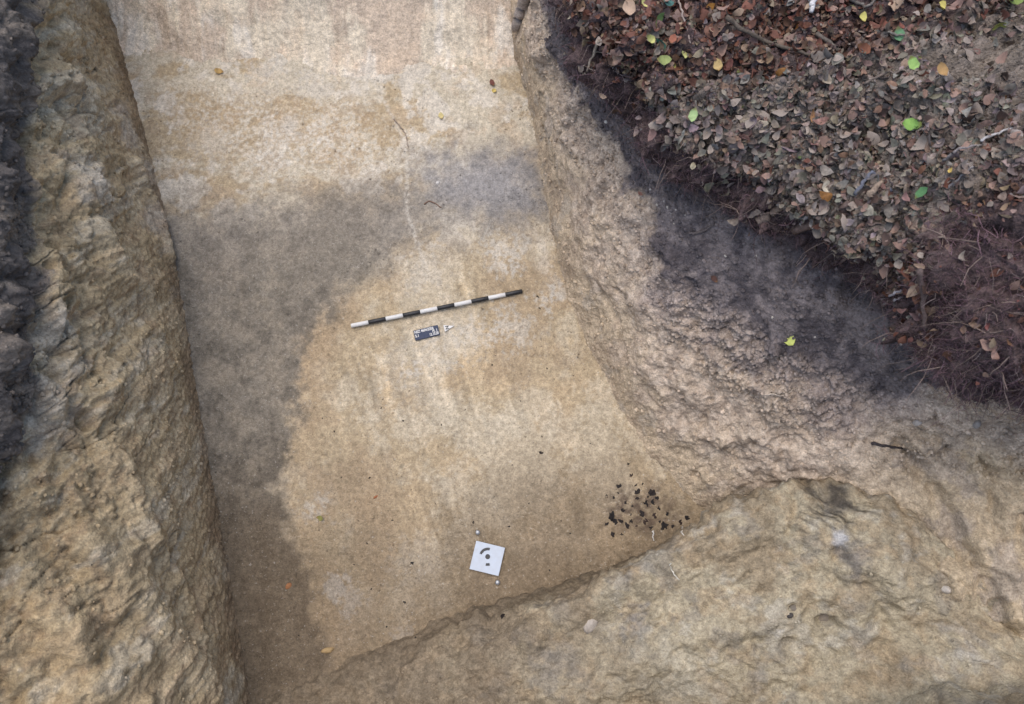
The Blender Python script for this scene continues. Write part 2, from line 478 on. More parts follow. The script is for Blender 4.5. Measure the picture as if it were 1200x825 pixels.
# white lime veins and blotches
for pts, wd, a in (([(405, 35), (440, 100), (462, 140), (476, 170), (477, 250), (498, 310), (500, 325)], .013, .75),
                   ([(500, 40), (520, 85), (545, 160)], .02, .4), ([(380, 75), (400, 35)], .03, .5), ([(590, 60), (605, 110), (620, 150)], .025, .35),
                   ([(300, 150), (306, 205), (308, 225)], .014, .5), ([(240, 130), (270, 168), (300, 190)], .02, .5), ([(170, 120), (230, 125), (285, 160)], .016, .35)):
    dl = sdline(P, pts) + .02 * n_mid + .012 * n_hi
    c = mix(c, WHITE[None], (1 - smooth(wd * .1, wd * 1.9, np.abs(dl))) * a * .8 * smooth(-.5, .25, n_hi + n_mid))
for (x, y, r, a) in ((590, 292, .09, .6), (582, 310, .06, .5), (600, 385, .10, .5), (560, 395, .10, .45), (640, 352, .05, .6), (488, 435, .05, .6), (495, 425, .12, .3), (365, 595, .06, .6), (390, 690, .05, .7), (415, 700, .06, .6), (470, 748, .04, .6), (425, 30, .12, .5), (330, 60, .1, .6), (310, 85, .1, .5), (245, 165, .08, .5), (340, 145, .05, .7), (480, 660, .1, .25), (530, 400, .08, .3), (655, 345, .04, .5), (500, 320, .09, .35), (370, 100, .08, .6), (440, 85, .07, .55)):
    q = U(x, y, 0)[:2]
    dd = np.hypot(P[:, 0] - q[0], P[:, 1] - q[1])
    c = mix(c, WHITE[None], (1 - smooth(.2 * r, 1.5 * r, dd + r * 1.4 * (n_hi + .8 * n_mid))) * a)
c = c * (1 + .16 * n_hi + .10 * n_mid)[:, None]
cs = sdpoly(P, [(712, 575), (740, 565), (775, 570), (800, 600), (800, 618), (735, 628), (708, 618)])
c = mix(c, lin(84, 68, 60, K)[None], (1 - smooth(-.10, .06, cs + .05 * n_mid)) * smooth(-.35, .25, fbm(P, 26, 4, .65, 57)) * .9)
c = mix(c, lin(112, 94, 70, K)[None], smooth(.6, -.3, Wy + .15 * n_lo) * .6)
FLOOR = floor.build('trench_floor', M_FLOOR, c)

# ---- end wall
P = endw.flat().copy()
strk = fba(P * np.array([1.0, 0.06, 0.06]), 30, 4, 0.65, 90)
endw.displace(0.03 * fbm(P, 1.5, 4, .5, 91) + .012 * fbm(P, 7, 4, .55, 95) + .005 * strk + .003 * fbm(P, 40, 3, .6, 92))
n1 = fbm(P, 4, 5, .6, 93)
nw = fba(P * np.array([1.0, .25, .25]), 9, 5, .65, 94)
c = mix(lin(186, 166, 142, K)[None], PALE[None] * 1.05, smooth(-.15, .4, fba(P * np.array([1, .5, .5]), 3, 6, .65, 99) + .15 * strk) * .8)
c = mix(c, WHITE[None], smooth(.02, .45, fba(P * np.array([1.0, .3, .3]), 6, 5, .6, 97) + .15 * strk) * .75)
c = mix(c, lin(194, 168, 138, K)[None], smooth(.05, .45, -n1) * .3)
c = mix(c, GREY[None] * .8, smooth(.40, .7, fbm(P, 7, 5, .6, 96)) * .25)
c = c * (1.22 + .12 * strk + .14 * fbm(P, 45, 3, .6, 98))[:, None]
dkt = smooth(.95, 1.05, P[:, 2] + .05 * n1)
c = mix(c, HUMUS[None], dkt)
endw.build('trench_end_wall', M_WALL, c)

# ---- left wall
P = left.flat().copy(); v = left.vv
# slanting scrape direction on the face: down and towards the viewer
along = np.stack([P[:, 0] * 1.0, (P[:, 1] + 0.9 * P[:, 2]) * 1.0, (P[:, 1] - 0.9 * P[:, 2]) * 0.28], 1)
rid = fba(along, 3.2, 5, .55, 101)
rdg = 1 - np.abs(fba(along, 2.3, 3, .5, 104)) * 2.2
wallm = smooth(1.0, 2.2, v)
upm = smooth(2.4, 3.2, v) * (1 - smooth(4.6, 5.2, v))
wp = P + .05 * np.stack([perlin(P * 5, 111), perlin(P * 5, 112), perlin(P * 5, 113)], 1)
lump = billow(wp, 4.6, 4, .42, 105)
d = .024 * rid * wallm + .022 * rdg * wallm + .065 * (lump - .4) * upm + .012 * fbm(P, 9, 4, .55, 106) * (.4 + wallm) + .006 * fbm(P, 32, 3, .6, 107)
d += .004 * fba(along * np.array([1, 1, .5]), 45, 2, .6, 108)
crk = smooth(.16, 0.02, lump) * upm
d += .006 * (billow(wp, 13, 3, .6, 109) - .4) * smooth(-.1, .3, perlin(P * 3, 110)) * wallm
cre = np.abs(fba(along * np.array([1, 1, .8]), 4.2, 3, .5, 115)); crl = smooth(.05, 0, cre) * wallm * smooth(-.1, .25, perlin(P * 2.6, 116))
d -= .016 * crl
fine = fba(along * np.array([1, 1, .35]), 26, 3, .6, 117)
d += .005 * fine * wallm + .0045 * fbm(P, 60, 2, .65, 118)
left.displace(d)
for pts, r, h in (([(40, 560), (95, 625), (150, 690), (215, 770), (245, 815)], .13, .055), ([(150, 555), (185, 630), (212, 690), (235, 750)], .07, .03), ([(60, 190), (110, 260), (150, 330)], .12, .04), ([(160, 190), (185, 250), (198, 300)], .07, .03), ([(55, 300), (62, 360), (75, 410), (70, 470)], .10, .06), ([(0, 620), (60, 700), (120, 790)], .12, .04)):
    left.displace(groove(left, pts, r, -h), left.N0)
for (x, y, r, dp) in ((103, 492, .055, .07), (60, 308, .035, .05), (84, 352, .05, .06), (113, 436, .030, .05), (121, 447, .02, .04), (151, 428, .028, .03), (70, 415, .06, .05), (140, 178, .02, .02), (88, 468, .03, .03), (196, 585, .03, .02), (218, 730, .03, .02)):
    left.displace(pit(left, x, y, r, dp), left.N0)
nb1 = fbm(P, 5, 5, .6, 121); nb2 = fbm(P, 20, 4, .6, 122); nal = fba(along * np.array([1, 1, .6]), 6, 5, .6, 123)
c = mix(lin(180, 157, 116, K)[None], lin(192, 172, 134, K)[None], smooth(-.2, .3, nb1))
c = mix(c, lin(190, 178, 154, K)[None], smooth(.15, .5, nal + .25 * nb2) * .55)
c = mix(c, OCHRE[None] * 1.02, smooth(.02, .4, -nal + .3 * nb1) * .40)
och = smooth(.55, .95, P[:, 2]) * (1 - smooth(3.9, 4.3, v)) * smooth(1.8, .5, P[:, 1])
c = mix(c, lin(186, 156, 106, K)[None], och * smooth(-.15, .25, nb1 + .2 * nb2) * .55)
wz = np.array([anchor(left, x, y) for x, y in ((150, 150), (175, 205), (190, 260), (120, 205), (60, 400), (45, 480))])
wd = np.min(np.linalg.norm(P[:, None] - wz[None], axis=2), axis=1)
c = mix(c, lin(200, 195, 184, K)[None], (1 - smooth(.02, .20, wd + .12 * nal + .06 * nb2)) * .5)
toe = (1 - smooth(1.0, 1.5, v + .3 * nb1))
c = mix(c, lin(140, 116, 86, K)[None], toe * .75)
c = mix(c, lin(156, 124, 90, K)[None], smooth(.25, .5, fbm(P, 11, 4, .6, 125)) * .3)
top = smooth(3.85, 4.2, v + .3 * nb1 + .10 * nb2) * (1 - 0 * v)
near = smooth(.15, -.15, P[:, 1])                       # towards the viewer the clay runs up higher
top = top * (1 - near * (1 - smooth(4.7, 4.9, v)))
c = mix(c, mix(lin(98, 91, 87, K)[None], lin(126, 114, 102, K)[None], smooth(-.1, .5, nb1 + .4 * nb2)), top)
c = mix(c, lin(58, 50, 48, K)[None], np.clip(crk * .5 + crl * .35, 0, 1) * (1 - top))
c = c * (1 + .22 * fine * (1 - top))[:, None]
c = c * (1 + .16 * nb2 + .12 * fbm(P, 60, 3, .6, 126))[:, None]
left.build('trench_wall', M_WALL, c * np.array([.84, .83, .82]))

# ---- right wall, dark topsoil slope and the overhanging forest floor
P = right.flat().copy(); v = right.vv; u = right.uu
warp = .05 * np.stack([fbm(P, 5, 3, .5, 131), fbm(P, 5, 3, .5, 132), fbm(P, 5, 3, .5, 133)], 1)
L1 = billow(P + warp, 5.5, 3, .42, 134); L2 = billow(P + warp * .5, 19, 3, .6, 135)
clod = smooth(4.0, 5.0, u) * (1 - smooth(6.6, 7.6, u)) * smooth(2.2, 2.6, v); w1 = .6 - L1 * .5
rough = smooth(1.3, 2.4, v + .5 * fbm(P, 2.5, 3, .5, 137) + .35 * smooth(4.0, 7, u)) * (1 - smooth(3.0, 3.35, v))
calm = 1 - smooth(1.2, 2.0, v)
dark = smooth(2.84, 3.16, v + .34 * fbm(P, 4.5, 6, .66, 138) - 1.5 * smooth(6.9, 8.2, u))
rough = rough * (1 - .6 * smooth(3, 3.3, v))
m1 = smooth(-.25, .2, fbm(P, 3, 3, .5, 139))
litter = smooth(4.6, 5.3, v)
d = .035 * fbm(P, 2.4, 4, .55, 140) * smooth(1.0, 1.6, v)
d += rough * ((.042 + .03 * smooth(7, 8.2, u)) * (L1 - .45) * m1 + .03 * fbm(P, 6, 3, .55, 146) + (.006 + .024 * clod) * (L2 - .5) + .012 * fbm(P, 15, 5, .65, 145)) + .0035 * fbm(P, 75, 2, .6, 147) + .05 * litter * (L1 - .4) + .02 * litter * L2
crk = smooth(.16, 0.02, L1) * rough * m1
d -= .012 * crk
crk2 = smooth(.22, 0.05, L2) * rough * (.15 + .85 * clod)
d += calm * (.014 * fba(P * np.array([1, 1, .3]), 9, 5, .6, 141))
d += .008 * fbm(P, 20, 4, .6, 142) * (.3 + .7 * dark)
d += litter * (.05 * fbm(P, 5, 4, .6, 143) + .03 * np.clip(.6 - w1, 0, 1))
lip = np.exp(-((v - 5.85) / .55) ** 2)
d += lip * (.09 * fbm(P, 3.4, 4, .6, 148) + .05 * (billow(P, 8, 2, .5, 149) - .4))
right.displace(d)
right.displace(groove(right, [(706, 345), (722, 380), (731, 420)], .035, .035), right.N0)
right.displace(groove(right, [(1060, 530), (1110, 600), (1125, 640)], .06, .05), right.N0)
right.displace(groove(right, [(985, 590), (1035, 640), (1050, 690)], .03, .03), right.N0)
right.displace(groove(right, [(822, 500), (832, 470), (838, 440)], .025, .03), right.N0)
for (x, y, r, dp) in ((1170, 715, .06, .06), (800, 470, .02, .03), (1055, 520, .05, .03), (770, 545, .03, .03), (815, 560, .04, .03), (1060, 380, .10, .08), (1012, 150, .07, .07), (1000, 345, .08, .05)):
    right.displace(pit(right, x, y, r, dp), right.N0)
n1 = fbm(P, 5, 5, .6, 151); n2 = fbm(P, 22, 4, .6, 152); n3 = fbm(P, 55, 3, .6, 153)
c = mix(lin(190, 168, 136, K)[None], lin(178, 156, 127, K)[None], smooth(-.2, .3, n1))
c = mix(c, lin(180, 168, 150, K)[None], smooth(.15, .5, fbm(P, 8, 5, .6, 154)) * .5)
upc = smooth(1.5, 2.5, v + .5 * n1 + .45 * smooth(4.2, 6, u) * (1 - smooth(8, 9.5, u)))
c = mix(c, mix(lin(178, 157, 136, K)[None], lin(196, 176, 154, K)[None], smooth(-.2, .3, n2)), upc * .75)
ylw = smooth(7.2, 8.6, u) * (1 - smooth(2.75, 3.0, v))
c = mix(c, mix(lin(184, 163, 128, K)[None], lin(168, 152, 130, K)[None], smooth(-.15, .2, n1)), ylw * .8)
pur = smooth(2.35, 2.95, v + .35 * n1) * smooth(3.0, 4.5, u) * (1 - smooth(6.9, 8.0, u))
c = mix(c, lin(152, 137, 130, K)[None], pur * .8)
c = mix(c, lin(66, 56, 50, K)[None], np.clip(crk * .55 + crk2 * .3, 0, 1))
c = mix(c, mix(lin(92, 84, 85, K)[None], lin(122, 111, 108, K)[None], smooth(-.2, .4, n1 + .5 * n2)), dark)
c = mix(c, lin(88, 71, 69, K)[None] * (1 + .5 * n2[:, None]), smooth(4.5, 5.0, v + .3 * n1))
spoil = sdpoly(P, [(1040, 95), (1100, 70), (1210, 40), (1300, 60), (1300, 160), (1160, 140)], 1.42)
c = mix(c, lin(140, 128, 114, K)[None], (1 - smooth(-.08, .1, spoil + .1 * n1)) * litter * .95)
c = c * (1 + .15 * n2 + .12 * n3)[:, None]
DUSTY = [(690, 95), (760, 98), (850, 112), (930, 108), (1010, 88), (1070, 62), (1210, 30), (1500, 20), (1500, 300), (1200, 260), (1100, 265), (1040, 330), (900, 280), (760, 180)]
dusty = (1 - smooth(-.06, .08, sdpoly(P, DUSTY, 1.3) + .08 * n1)) * litter
c = mix(c, lin(122, 110, 99, K)[None] * (1 + .4 * n2[:, None]), dusty * .85 * smooth(5.7, 6.1, v))
cut = int(np.searchsorted(right.v, 5.0))
right.build('trench_wall', M_ROUGH, c, 0, cut)
GROUND = right.build('forest_floor', M_LITTER, c, cut, None)

# ---- clay block
P = block.flat().copy(); v = block.vv; u = block.uu
warp = .06 * np.stack([fbm(P, 4, 3, .5, 161), fbm(P, 4, 3, .5, 162), fbm(P, 4, 3, .5, 163)], 1)
L1 = billow(P + warp, 3.6, 3, .45, 164); L2 = billow(P + warp, 14, 2, .5, 165)
face = smooth(.3, 1.5, v)
lines = np.stack([(P[:, 0] * .8 - P[:, 1] * .5) * .35, P[:, 0] * .5 + P[:, 1] * .8, P[:, 2]], 1)
d = .035 * fbm(P, 2.2, 4, .55, 166) * face + .04 * (L1 - .4) * face * smooth(-.3, .3, perlin(P * 2, 167))
d += .014 * fba(lines, 8, 4, .6, 168) * face + .018 * fbm(P, 10, 4, .6, 169) + .012 * (L2 - .3) * smooth(0, .3, perlin(P * 4, 170)) * face
d += .006 * fbm(P, 34, 3, .65, 171)
rim = np.exp(-((v - 1.9) / .7) ** 2)
d += .05 * fbm(P, 1.5, 2, .5, 182) * face
d += rim * (.04 * fbm(P, 3.0, 3, .55, 180) + .012 * (billow(P, 11, 2, .5, 181) - .4))
block.displace(d)
block.displace(groove(block, [(640, 760), (740, 735), (820, 690), (900, 655)], .16, .035), block.N0)
block.displace(groove(block, [(930, 575), (932, 605), (925, 625)], .03, .02), block.N0)
for pts, r, h in (([(620, 745), (700, 700), (780, 655), (860, 615), (925, 590)], .10, .035), ([(700, 800), (760, 765), (850, 735), (915, 725)], .10, .03), ([(990, 640), (1010, 690), (1000, 740)], .09, .03)):
    block.displace(groove(block, pts, r, -h), block.N0)
block.displace(groove(block, [(850, 660), (900, 640), (960, 655)], .05, .02), block.N0)
for (x, y, r, dp) in ((968, 728, .045, .05), (930, 712, .03, .04), (985, 650, .05, .03), (925, 758, .05, .03), (770, 700, .06, .03)):
    block.displace(pit(block, x, y, r, dp), block.N0)
n1 = fbm(P, 5, 5, .6, 173); n2 = fbm(P, 24, 4, .6, 174); n4 = fbm(P, 2, 4, .6, 175)
c = mix(lin(164, 146, 116, K)[None], lin(186, 171, 140, K)[None], smooth(.02, .30, smooth(2.2, 3.6, v) * .32 + .35 * n1 + .25 * n4) * smooth(3, 7, u))
c = mix(c, lin(192, 185, 170, K)[None], smooth(.16, .5, fbm(P, 7, 6, .68, 176)) * .45 * smooth(4, 7, u))
c = mix(c, OCHRE[None], smooth(.1, .45, fbm(P, 9, 5, .6, 177)) * .4)
c = mix(c, lin(142, 134, 122, K)[None], smooth(.24, .55, fbm(P, 6, 5, .6, 178)) * .5)
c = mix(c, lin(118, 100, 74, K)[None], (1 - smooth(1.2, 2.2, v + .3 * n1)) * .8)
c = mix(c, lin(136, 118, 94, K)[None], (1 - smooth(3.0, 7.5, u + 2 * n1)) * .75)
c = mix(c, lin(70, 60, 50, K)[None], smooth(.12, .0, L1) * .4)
for x, y, r, q, a in ((975, 598, .13, lin(62, 58, 56), .8), (990, 648, .10, lin(128, 122, 118), .75), (985, 632, .05, lin(205, 204, 206), .7), (925, 758, .09, lin(122, 114, 106), .6), (730, 715, .10, lin(132, 134, 140), .6), (640, 800, .2, lin(150, 142, 130), .5), (915, 742, .04, lin(222, 218, 210), .8), (1140, 790, .14, lin(206, 200, 190), .4), (800, 790, .2, lin(206, 196, 172), .5)):
    k_ = anchor(block, x, y); dd = np.linalg.norm(P - k_, axis=1)
    st_ = fba(lines * np.array([1, 2.2, 1]), 14, 3, .6, int(x)) if a == .8 and x == 975 else n1 + .6 * n2
    c = mix(c, q[None], (1 - smooth(.1 * r, r, dd + r * .9 * st_)) * a)
c = c * (1 + .20 * n2 + .12 * fbm(P, 60, 3, .6, 179))[:, None]
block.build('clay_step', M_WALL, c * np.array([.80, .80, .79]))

# ---- wide forest ground out to the horizon (a ring round the dug area)
def ring(name, r0, r1, z, mat):
    V = []; Q = []
    n = 96; rs = [r0, 6.5, 9, 14, 25, 60, 160, r1]
    for r in rs:
        for i in range(n):
            a = 2 * math.pi * i / n
            V.append((r * math.cos(a), 0.8 + r * math.sin(a), z + 0.05 * math.sin(3 * a) + (0.02 * r ** .5) * math.sin(5 * a + r)))
    for j in range(len(rs) - 1):
        for i in range(n):
            Q.append((j * n + i, j * n + (i + 1) % n, (j + 1) * n + (i + 1) % n, (j + 1) * n + i))
    o = mesh_obj(name, V, Q, mat, np.tile(lin(84, 66, 54), (len(V), 1)))
    o['kind'] = 'structure'
ring('ground', 5.0, 600.0, 1.22, M_LITTER)

# ------------------------------------------------------------------ ray placing on the finished terrain
bpy.context.view_layer.update()
DG = bpy.context.evaluated_depsgraph_get()
def hit(px, py):
    d = Vector(ray(px, py)).normalized()
    ok, loc, nor, idx, ob, mt = SC.ray_cast(DG, Vector((0, 0, CAM_H)), d)
    if nor.dot(d) > 0: nor = -nor
    return loc, nor, ob
# ---- things
def frame(nor, spin):
    n = Vector(nor).normalized()
    t = Vector((1, 0, 0)) if abs(n.x) < 0.9 else Vector((0, 1, 0))
    t = (t - n * t.dot(n)).normalized(); b = n.cross(t)
    x = t * math.cos(spin) + b * math.sin(spin); y = n.cross(x)
    return Matrix((x, y, n)).transposed()

def lumpy(seed, sx, sy, sz, rings=5, segs=8, amp=.25):
    """an irregular rounded lump"""
    r = np.random.default_rng(seed); V = [(0, 0, -sz)]
    for i in range(1, rings):
        a = math.pi * i / rings
        for j in range(segs):
            b = 2 * math.pi * (j + .5 * (i % 2)) / segs
            k = 1 + amp * (r.random() * 2 - 1)
            V.append((sx * k * math.sin(a) * math.cos(b), sy * k * math.sin(a) * math.sin(b), -sz * k * math.cos(a)))
    V.append((0, 0, sz)); V = np.array(V); Q = []
    for j in range(segs):
        Q.append((0, 1 + (j + 1) % segs, 1 + j))
        e = 1 + (rings - 2) * segs
        Q.append((len(V) - 1, e + j, e + (j + 1) % segs))
        for i in range(rings - 2):
            a0 = 1 + i * segs + j; a1 = 1 + i * segs + (j + 1) % segs
            Q.append((a0, a1, a1 + segs)); Q.append((a0, a1 + segs, a0 + segs))
    return V, np.array(Q)

def tube(pts, radii, sides=6, cap=True):
    pts = [np.array(p, float) for p in pts]; V = []; Q = []
    for i, p in enumerate(pts):
        a = pts[min(i + 1, len(pts) - 1)] - pts[max(i - 1, 0)]
        a /= np.linalg.norm(a) + 1e-9
        t = np.array([0, 0, 1.0]) if abs(a[2]) < .9 else np.array([1.0, 0, 0])
        x = np.cross(a, t); x /= np.linalg.norm(x); y = np.cross(a, x)
        for k in range(sides):
            an = 2 * math.pi * k / sides
            V.append(p + radii[i] * (x * math.cos(an) + y * math.sin(an)))
    for i in range(len(pts) - 1):
        for k in range(sides):
            Q.append((i * sides + k, i * sides + (k + 1) % sides, (i + 1) * sides + (k + 1) % sides, (i + 1) * sides + k))
    if cap:
        for e, s in ((0, 0), (len(pts) - 1, 1)):
            c = len(V); V.append(pts[e])
            for k in range(sides):
                a, b = e * sides + k, e * sides + (k + 1) % sides
                Q.append((c, b, a, a) if s == 0 else (c, a, b, b))
    return np.array(V), Q

def tube_obj(name, pts, radii, mat, rgb, sides=6, seed=0):
    V, Q = tube(pts, radii, sides)
    me = bpy.data.meshes.new(name)
    me.from_pydata([tuple(v) for v in V], [], [tuple(dict.fromkeys(q)) for q in Q])
    at = me.attributes.new('Col', 'FLOAT_COLOR', 'POINT')
    r = np.random.default_rng(seed)
    cc = np.ones((len(V), 4), np.float32); cc[:, :3] = np.array(rgb) * (.8 + .4 * r.random((len(V), 1)))
    at.data.foreach_set('color', cc.ravel())
    me.polygons.foreach_set('use_smooth', [True] * len(me.polygons))
    me.materials.append(mat)
    o = bpy.data.objects.new(name, me); COL.objects.link(o)
    return o

# ------------------------------------------------------------------ survey things on the trench floor
M_WHITE = plain_mat('white_paint', (.70, .69, .66), .5, .35, .18)
M_BLACK = plain_mat('black_paint', (.018, .019, .022), .4, .4, .05)
M_BOARD = plain_mat('letter_board', (.018, .032, .075), .55, .35, .06)
M_TARGET = plain_mat('target_plastic', (.50, .55, .62), .45, .35, .14, 40)
M_METAL = plain_mat('nail_metal', (.36, .37, .38), .35, .5, .10, 60, 0.6)

def floor_pt(px, py, up):
    l, n, o = hit(px, py)
    return np.array(l) + np.array([0, 0, up])

# scale rod: ten painted lengths, alternately white and black
a = floor_pt(412, 382.5, .011); b = floor_pt(612, 342, .011)
rod = bpy.data.objects.new('scale_rod', None); COL.objects.link(rod)
rod.location = a - np.array([0, 0, .012])
tag(rod, 'black and white banded scale rod lying on the pale clay floor', 'scale rod')
ax = b - a; L_ = np.linalg.norm(ax); ax = ax / L_
for i in range(10):
    s0, s1 = i / 10 * L_, (i + 1) / 10 * L_
    e = .0012
    pts = [ax * (s0 + e * .2), ax * (s0 + e), ax * (s1 - e), ax * (s1 - e * .2)]
    off = np.array([0, 0, .012])
    V, Q = tube([p + off for p in pts], [.0108, .0116, .0116, .0108], 14)
    me = bpy.data.meshes.new('segment'); me.from_pydata([tuple(v) for v in V], [], [tuple(dict.fromkeys(q)) for q in Q])
    me.polygons.foreach_set('use_smooth', [True] * len(me.polygons))
    me.materials.append(M_WHITE if i % 2 == 0 else M_BLACK)
    o = bpy.data.objects.new('segment', me); COL.objects.link(o); o.parent = rod
    o['label'] = 'white painted length of the rod' if i % 2 == 0 else 'black painted length of the rod'

def slab(name, outline, thick, mat, parent=None, bevel=0.0):
    """a plate from an outline (local xy), its bottom at z=0"""
    n = len(outline)
    V = [(x, y, 0) for x, y in outline] + [(x, y, thick) for x, y in outline]
    F = [tuple(range(n))[::-1], tuple(range(n, 2 * n))] + [(i, (i + 1) % n, n + (i + 1) % n, n + i) for i in range(n)]
    me = bpy.data.meshes.new(name); me.from_pydata(V, [], F); me.materials.append(mat)
    o = bpy.data.objects.new(name, me); COL.objects.link(o); o.parent = parent
    if bevel:
        m = o.modifiers.new('bevel', 'BEVEL'); m.width = bevel; m.segments = 2
    return o

def plate_frame(corners, up):
    """local frame of a flat plate from its photo corners TL TR BR BL"""
    W = [floor_pt(x, y, up) for x, y in corners]
    c = sum(W) / 4
    ex = (W[1] - W[0] + W[2] - W[3]) / 2; ey = (W[0] - W[3] + W[1] - W[2]) / 2
    w = np.linalg.norm(ex); h = np.linalg.norm(ey)
    ex = ex / w; n = np.cross(ex, ey); n /= np.linalg.norm(n); ey = np.cross(n, ex)
    m = Matrix((Vector(ex), Vector(ey), Vector(n))).transposed().to_4x4(); m.translation = Vector(c)
    return m, w, h, W

def text_mesh(body, size, mat, parent, x, y, z, align='LEFT', squeeze=1.0, name='lettering', rot=0.0):
    cu = bpy.data.curves.new('text', 'FONT'); cu.body = body; cu.size = size; cu.extrude = .0006; cu.align_x = align
    cu.offset = size * .03
    t = bpy.data.objects.new('text', cu); COL.objects.link(t)
    dg = bpy.context.evaluated_depsgraph_get(); dg.update()
    me = bpy.data.meshes.new_from_object(t.evaluated_get(dg))
    bpy.data.objects.remove(t); bpy.data.curves.remove(cu)
    me.materials.clear(); me.materials.append(mat); me.name = name
    o = bpy.data.objects.new(name, me); COL.objects.link(o); o.parent = parent
    o.location = (x, y, z); o.scale = (squeeze, 1, 1); o.rotation_euler = (0, 0, rot)
    return o

m, w, h, _ = plate_frame([(485, 388.6), (512.3, 381.4), (516.6, 393), (486.8, 399.7)], .006)
board = bpy.data.objects.new('letter_board', None); COL.objects.link(board); board.matrix_world = m
tag(board, 'small dark blue letter board with white lettering below the banded rod', 'sign')
slab('panel', [(-w / 2, -h / 2), (w / 2, -h / 2), (w / 2, h / 2), (-w / 2, h / 2)], .009, M_BOARD, board, .0012)
hs = h * .37
text_mesh('NSZ 4604.0204', hs, M_WHITE, board, -w * .47, h * .17, .0098, 'LEFT', w * .93 / (hs * 7.6))
text_mesh('Pl. 1', hs, M_WHITE, board, w * .45, -h * .11, .0098, 'RIGHT', .8)
text_mesh('S.1', hs, M_WHITE, board, -w * .47, -h * .22, .0098, 'LEFT', .9)
text_mesh('12.10.20', hs, M_WHITE, board, w * .47, -h * .40, .0098, 'RIGHT', .72)

A_, T_, B_ = floor_pt(519.7, 381.6, .006), floor_pt(532.4, 382.6, .006), floor_pt(521.6, 389.4, .006)
c0 = (A_ + T_ + B_) / 3
arrow = bpy.data.objects.new('north_arrow', None); COL.objects.link(arrow); arrow.location = c0
tag(arrow, 'white triangular north arrow marked N beside the letter board', 'north arrow')
slab('plate', [tuple((p - c0)[:2]) for p in (A_, B_, T_)], .006, M_WHITE, arrow, .0006)
back = A_ - B_; ang = math.atan2(back[1], back[0])
hN = np.linalg.norm(back) * .52
ctr = (A_ + B_) / 2 * .70 + T_ * .30 - c0
nlet = text_mesh('N', hN * 1.35, M_BLACK, arrow, 0, 0, .0068, 'CENTER', 1.0, 'letter', ang - math.pi)
nlet.rotation_euler.z = ang - math.pi / 2 - math.pi / 2
up_ = Vector((-math.sin(nlet.rotation_euler.z), math.cos(nlet.rotation_euler.z), 0))
nlet.location = Vector((ctr[0], ctr[1], .0068)) - up_ * hN * .46

m, w, h, _ = plate_frame([(558.8, 634), (591.8, 641.6), (584.2, 675.2), (549.8, 666.2)], .009)
tgt = bpy.data.objects.new('survey_target', None); COL.objects.link(tgt); tgt.matrix_world = m
tag(tgt, 'square white coded survey target plate on the floor by the clay step', 'survey target')
slab('plate', [(-w / 2, -h / 2), (w / 2, -h / 2), (w / 2, h / 2), (-w / 2, h / 2)], .006, M_TARGET, tgt, .0008)
mi = m.inverted()
def tl(px, py):
    """photo point on the plate, in plate coordinates"""
    o = mi @ Vector((0, 0, CAM_H)); d = mi.to_3x3() @ Vector(ray(px, py)); k = (.006 - o.z) / d.z
    return o.x + d.x * k, o.y + d.y * k
cx, cy = tl(571.5, 652.3)
unit = math.hypot(tl(581.5, 652.3)[0] - cx, tl(581.5, 652.3)[1] - cy) / 10.0
xa, ya = tl(581.5, 652.3); base_ang = math.atan2(ya - cy, xa - cx)
def sector(r0, r1, a0, a1, n=14):
    o = []
    for i in range(n + 1):
        t = base_ang + math.radians(a0 + (a1 - a0) * i / n); o.append((cx + r1 * unit * math.cos(t), cy + r1 * unit * math.sin(t)))
    if r0 > 0:
        for i in range(n + 1):
            t = base_ang + math.radians(a1 + (a0 - a1) * i / n); o.append((cx + r0 * unit * math.cos(t), cy + r0 * unit * math.sin(t)))
    return o
for nm, sct in (('dot', sector(0, 2.9, 0, 352, 24)), ('arc_mark', sector(7.2, 10.2, 74, 160)), ('bar_mark', sector(7.4, 10.4, 256, 286, 5))):
    o = slab(nm, sct, .0008, M_BLACK, tgt); o.location = (0, 0, .0062)
for (x, y), lab in (((560, 624), 'small grey survey nail just above the white target plate'), ((583.2, 682.5), 'small grey survey nail just below the white target plate')):
    l, n, _o = hit(x, y)
    pr = [(.0035, -.05), (.0035, .010), (.0115, .011), (.0125, .0135), (.0115, .0165), (.007, .019), (.0005, .020)]
    V = []; Q = []; S = 12
    for r_, z_ in pr:
        for k in range(S): V.append((r_ * math.cos(2 * math.pi * k / S), r_ * math.sin(2 * math.pi * k / S), z_))
    for i in range(len(pr) - 1):
        for k in range(S): Q.append((i * S + k, i * S + (k + 1) % S, (i + 1) * S + (k + 1) % S, (i + 1) * S + k))
    o = mesh_obj('survey_nail', V, Q, M_METAL); o.location = l; tag(o, lab, 'nail')

# ------------------------------------------------------------------ charcoal, stones, sherds
CH = [lumpy(300 + i, .5, .36 + .03 * i, .13, 5, 9, .5) for i in range(6)]
CHC = [lin(36, 30, 28), lin(32, 28, 27), lin(50, 38, 33), lin(28, 25, 25)]
CHM = []
for i, (V, Q) in enumerate(CH):
    me = mesh_np('charcoal', V, Q, np.tile(CHC[i % 4], (len(V), 1)) * (.8 + .4 * np.random.default_rng(i).random((len(V), 1))), False)
    me.materials.append(M_CHAR); CHM.append(me)
def put(me, name, px, py, size, sink=.25, sz=None, spin=None, tilt=.15):
    l, n, _o = hit(px, py)
    o = bpy.data.objects.new(name, me); COL.objects.link(o)
    nn = (n + Vector((random.uniform(-tilt, tilt), random.uniform(-tilt, tilt), 0))).normalized()
    o.matrix_world = Matrix.Translation(l - n * size * sink * .3) @ frame(nn, random.uniform(0, 6.28) if spin is None else spin).to_4x4() @ Matrix.Diagonal((size, size, size if sz is None else sz, 1))
    return o
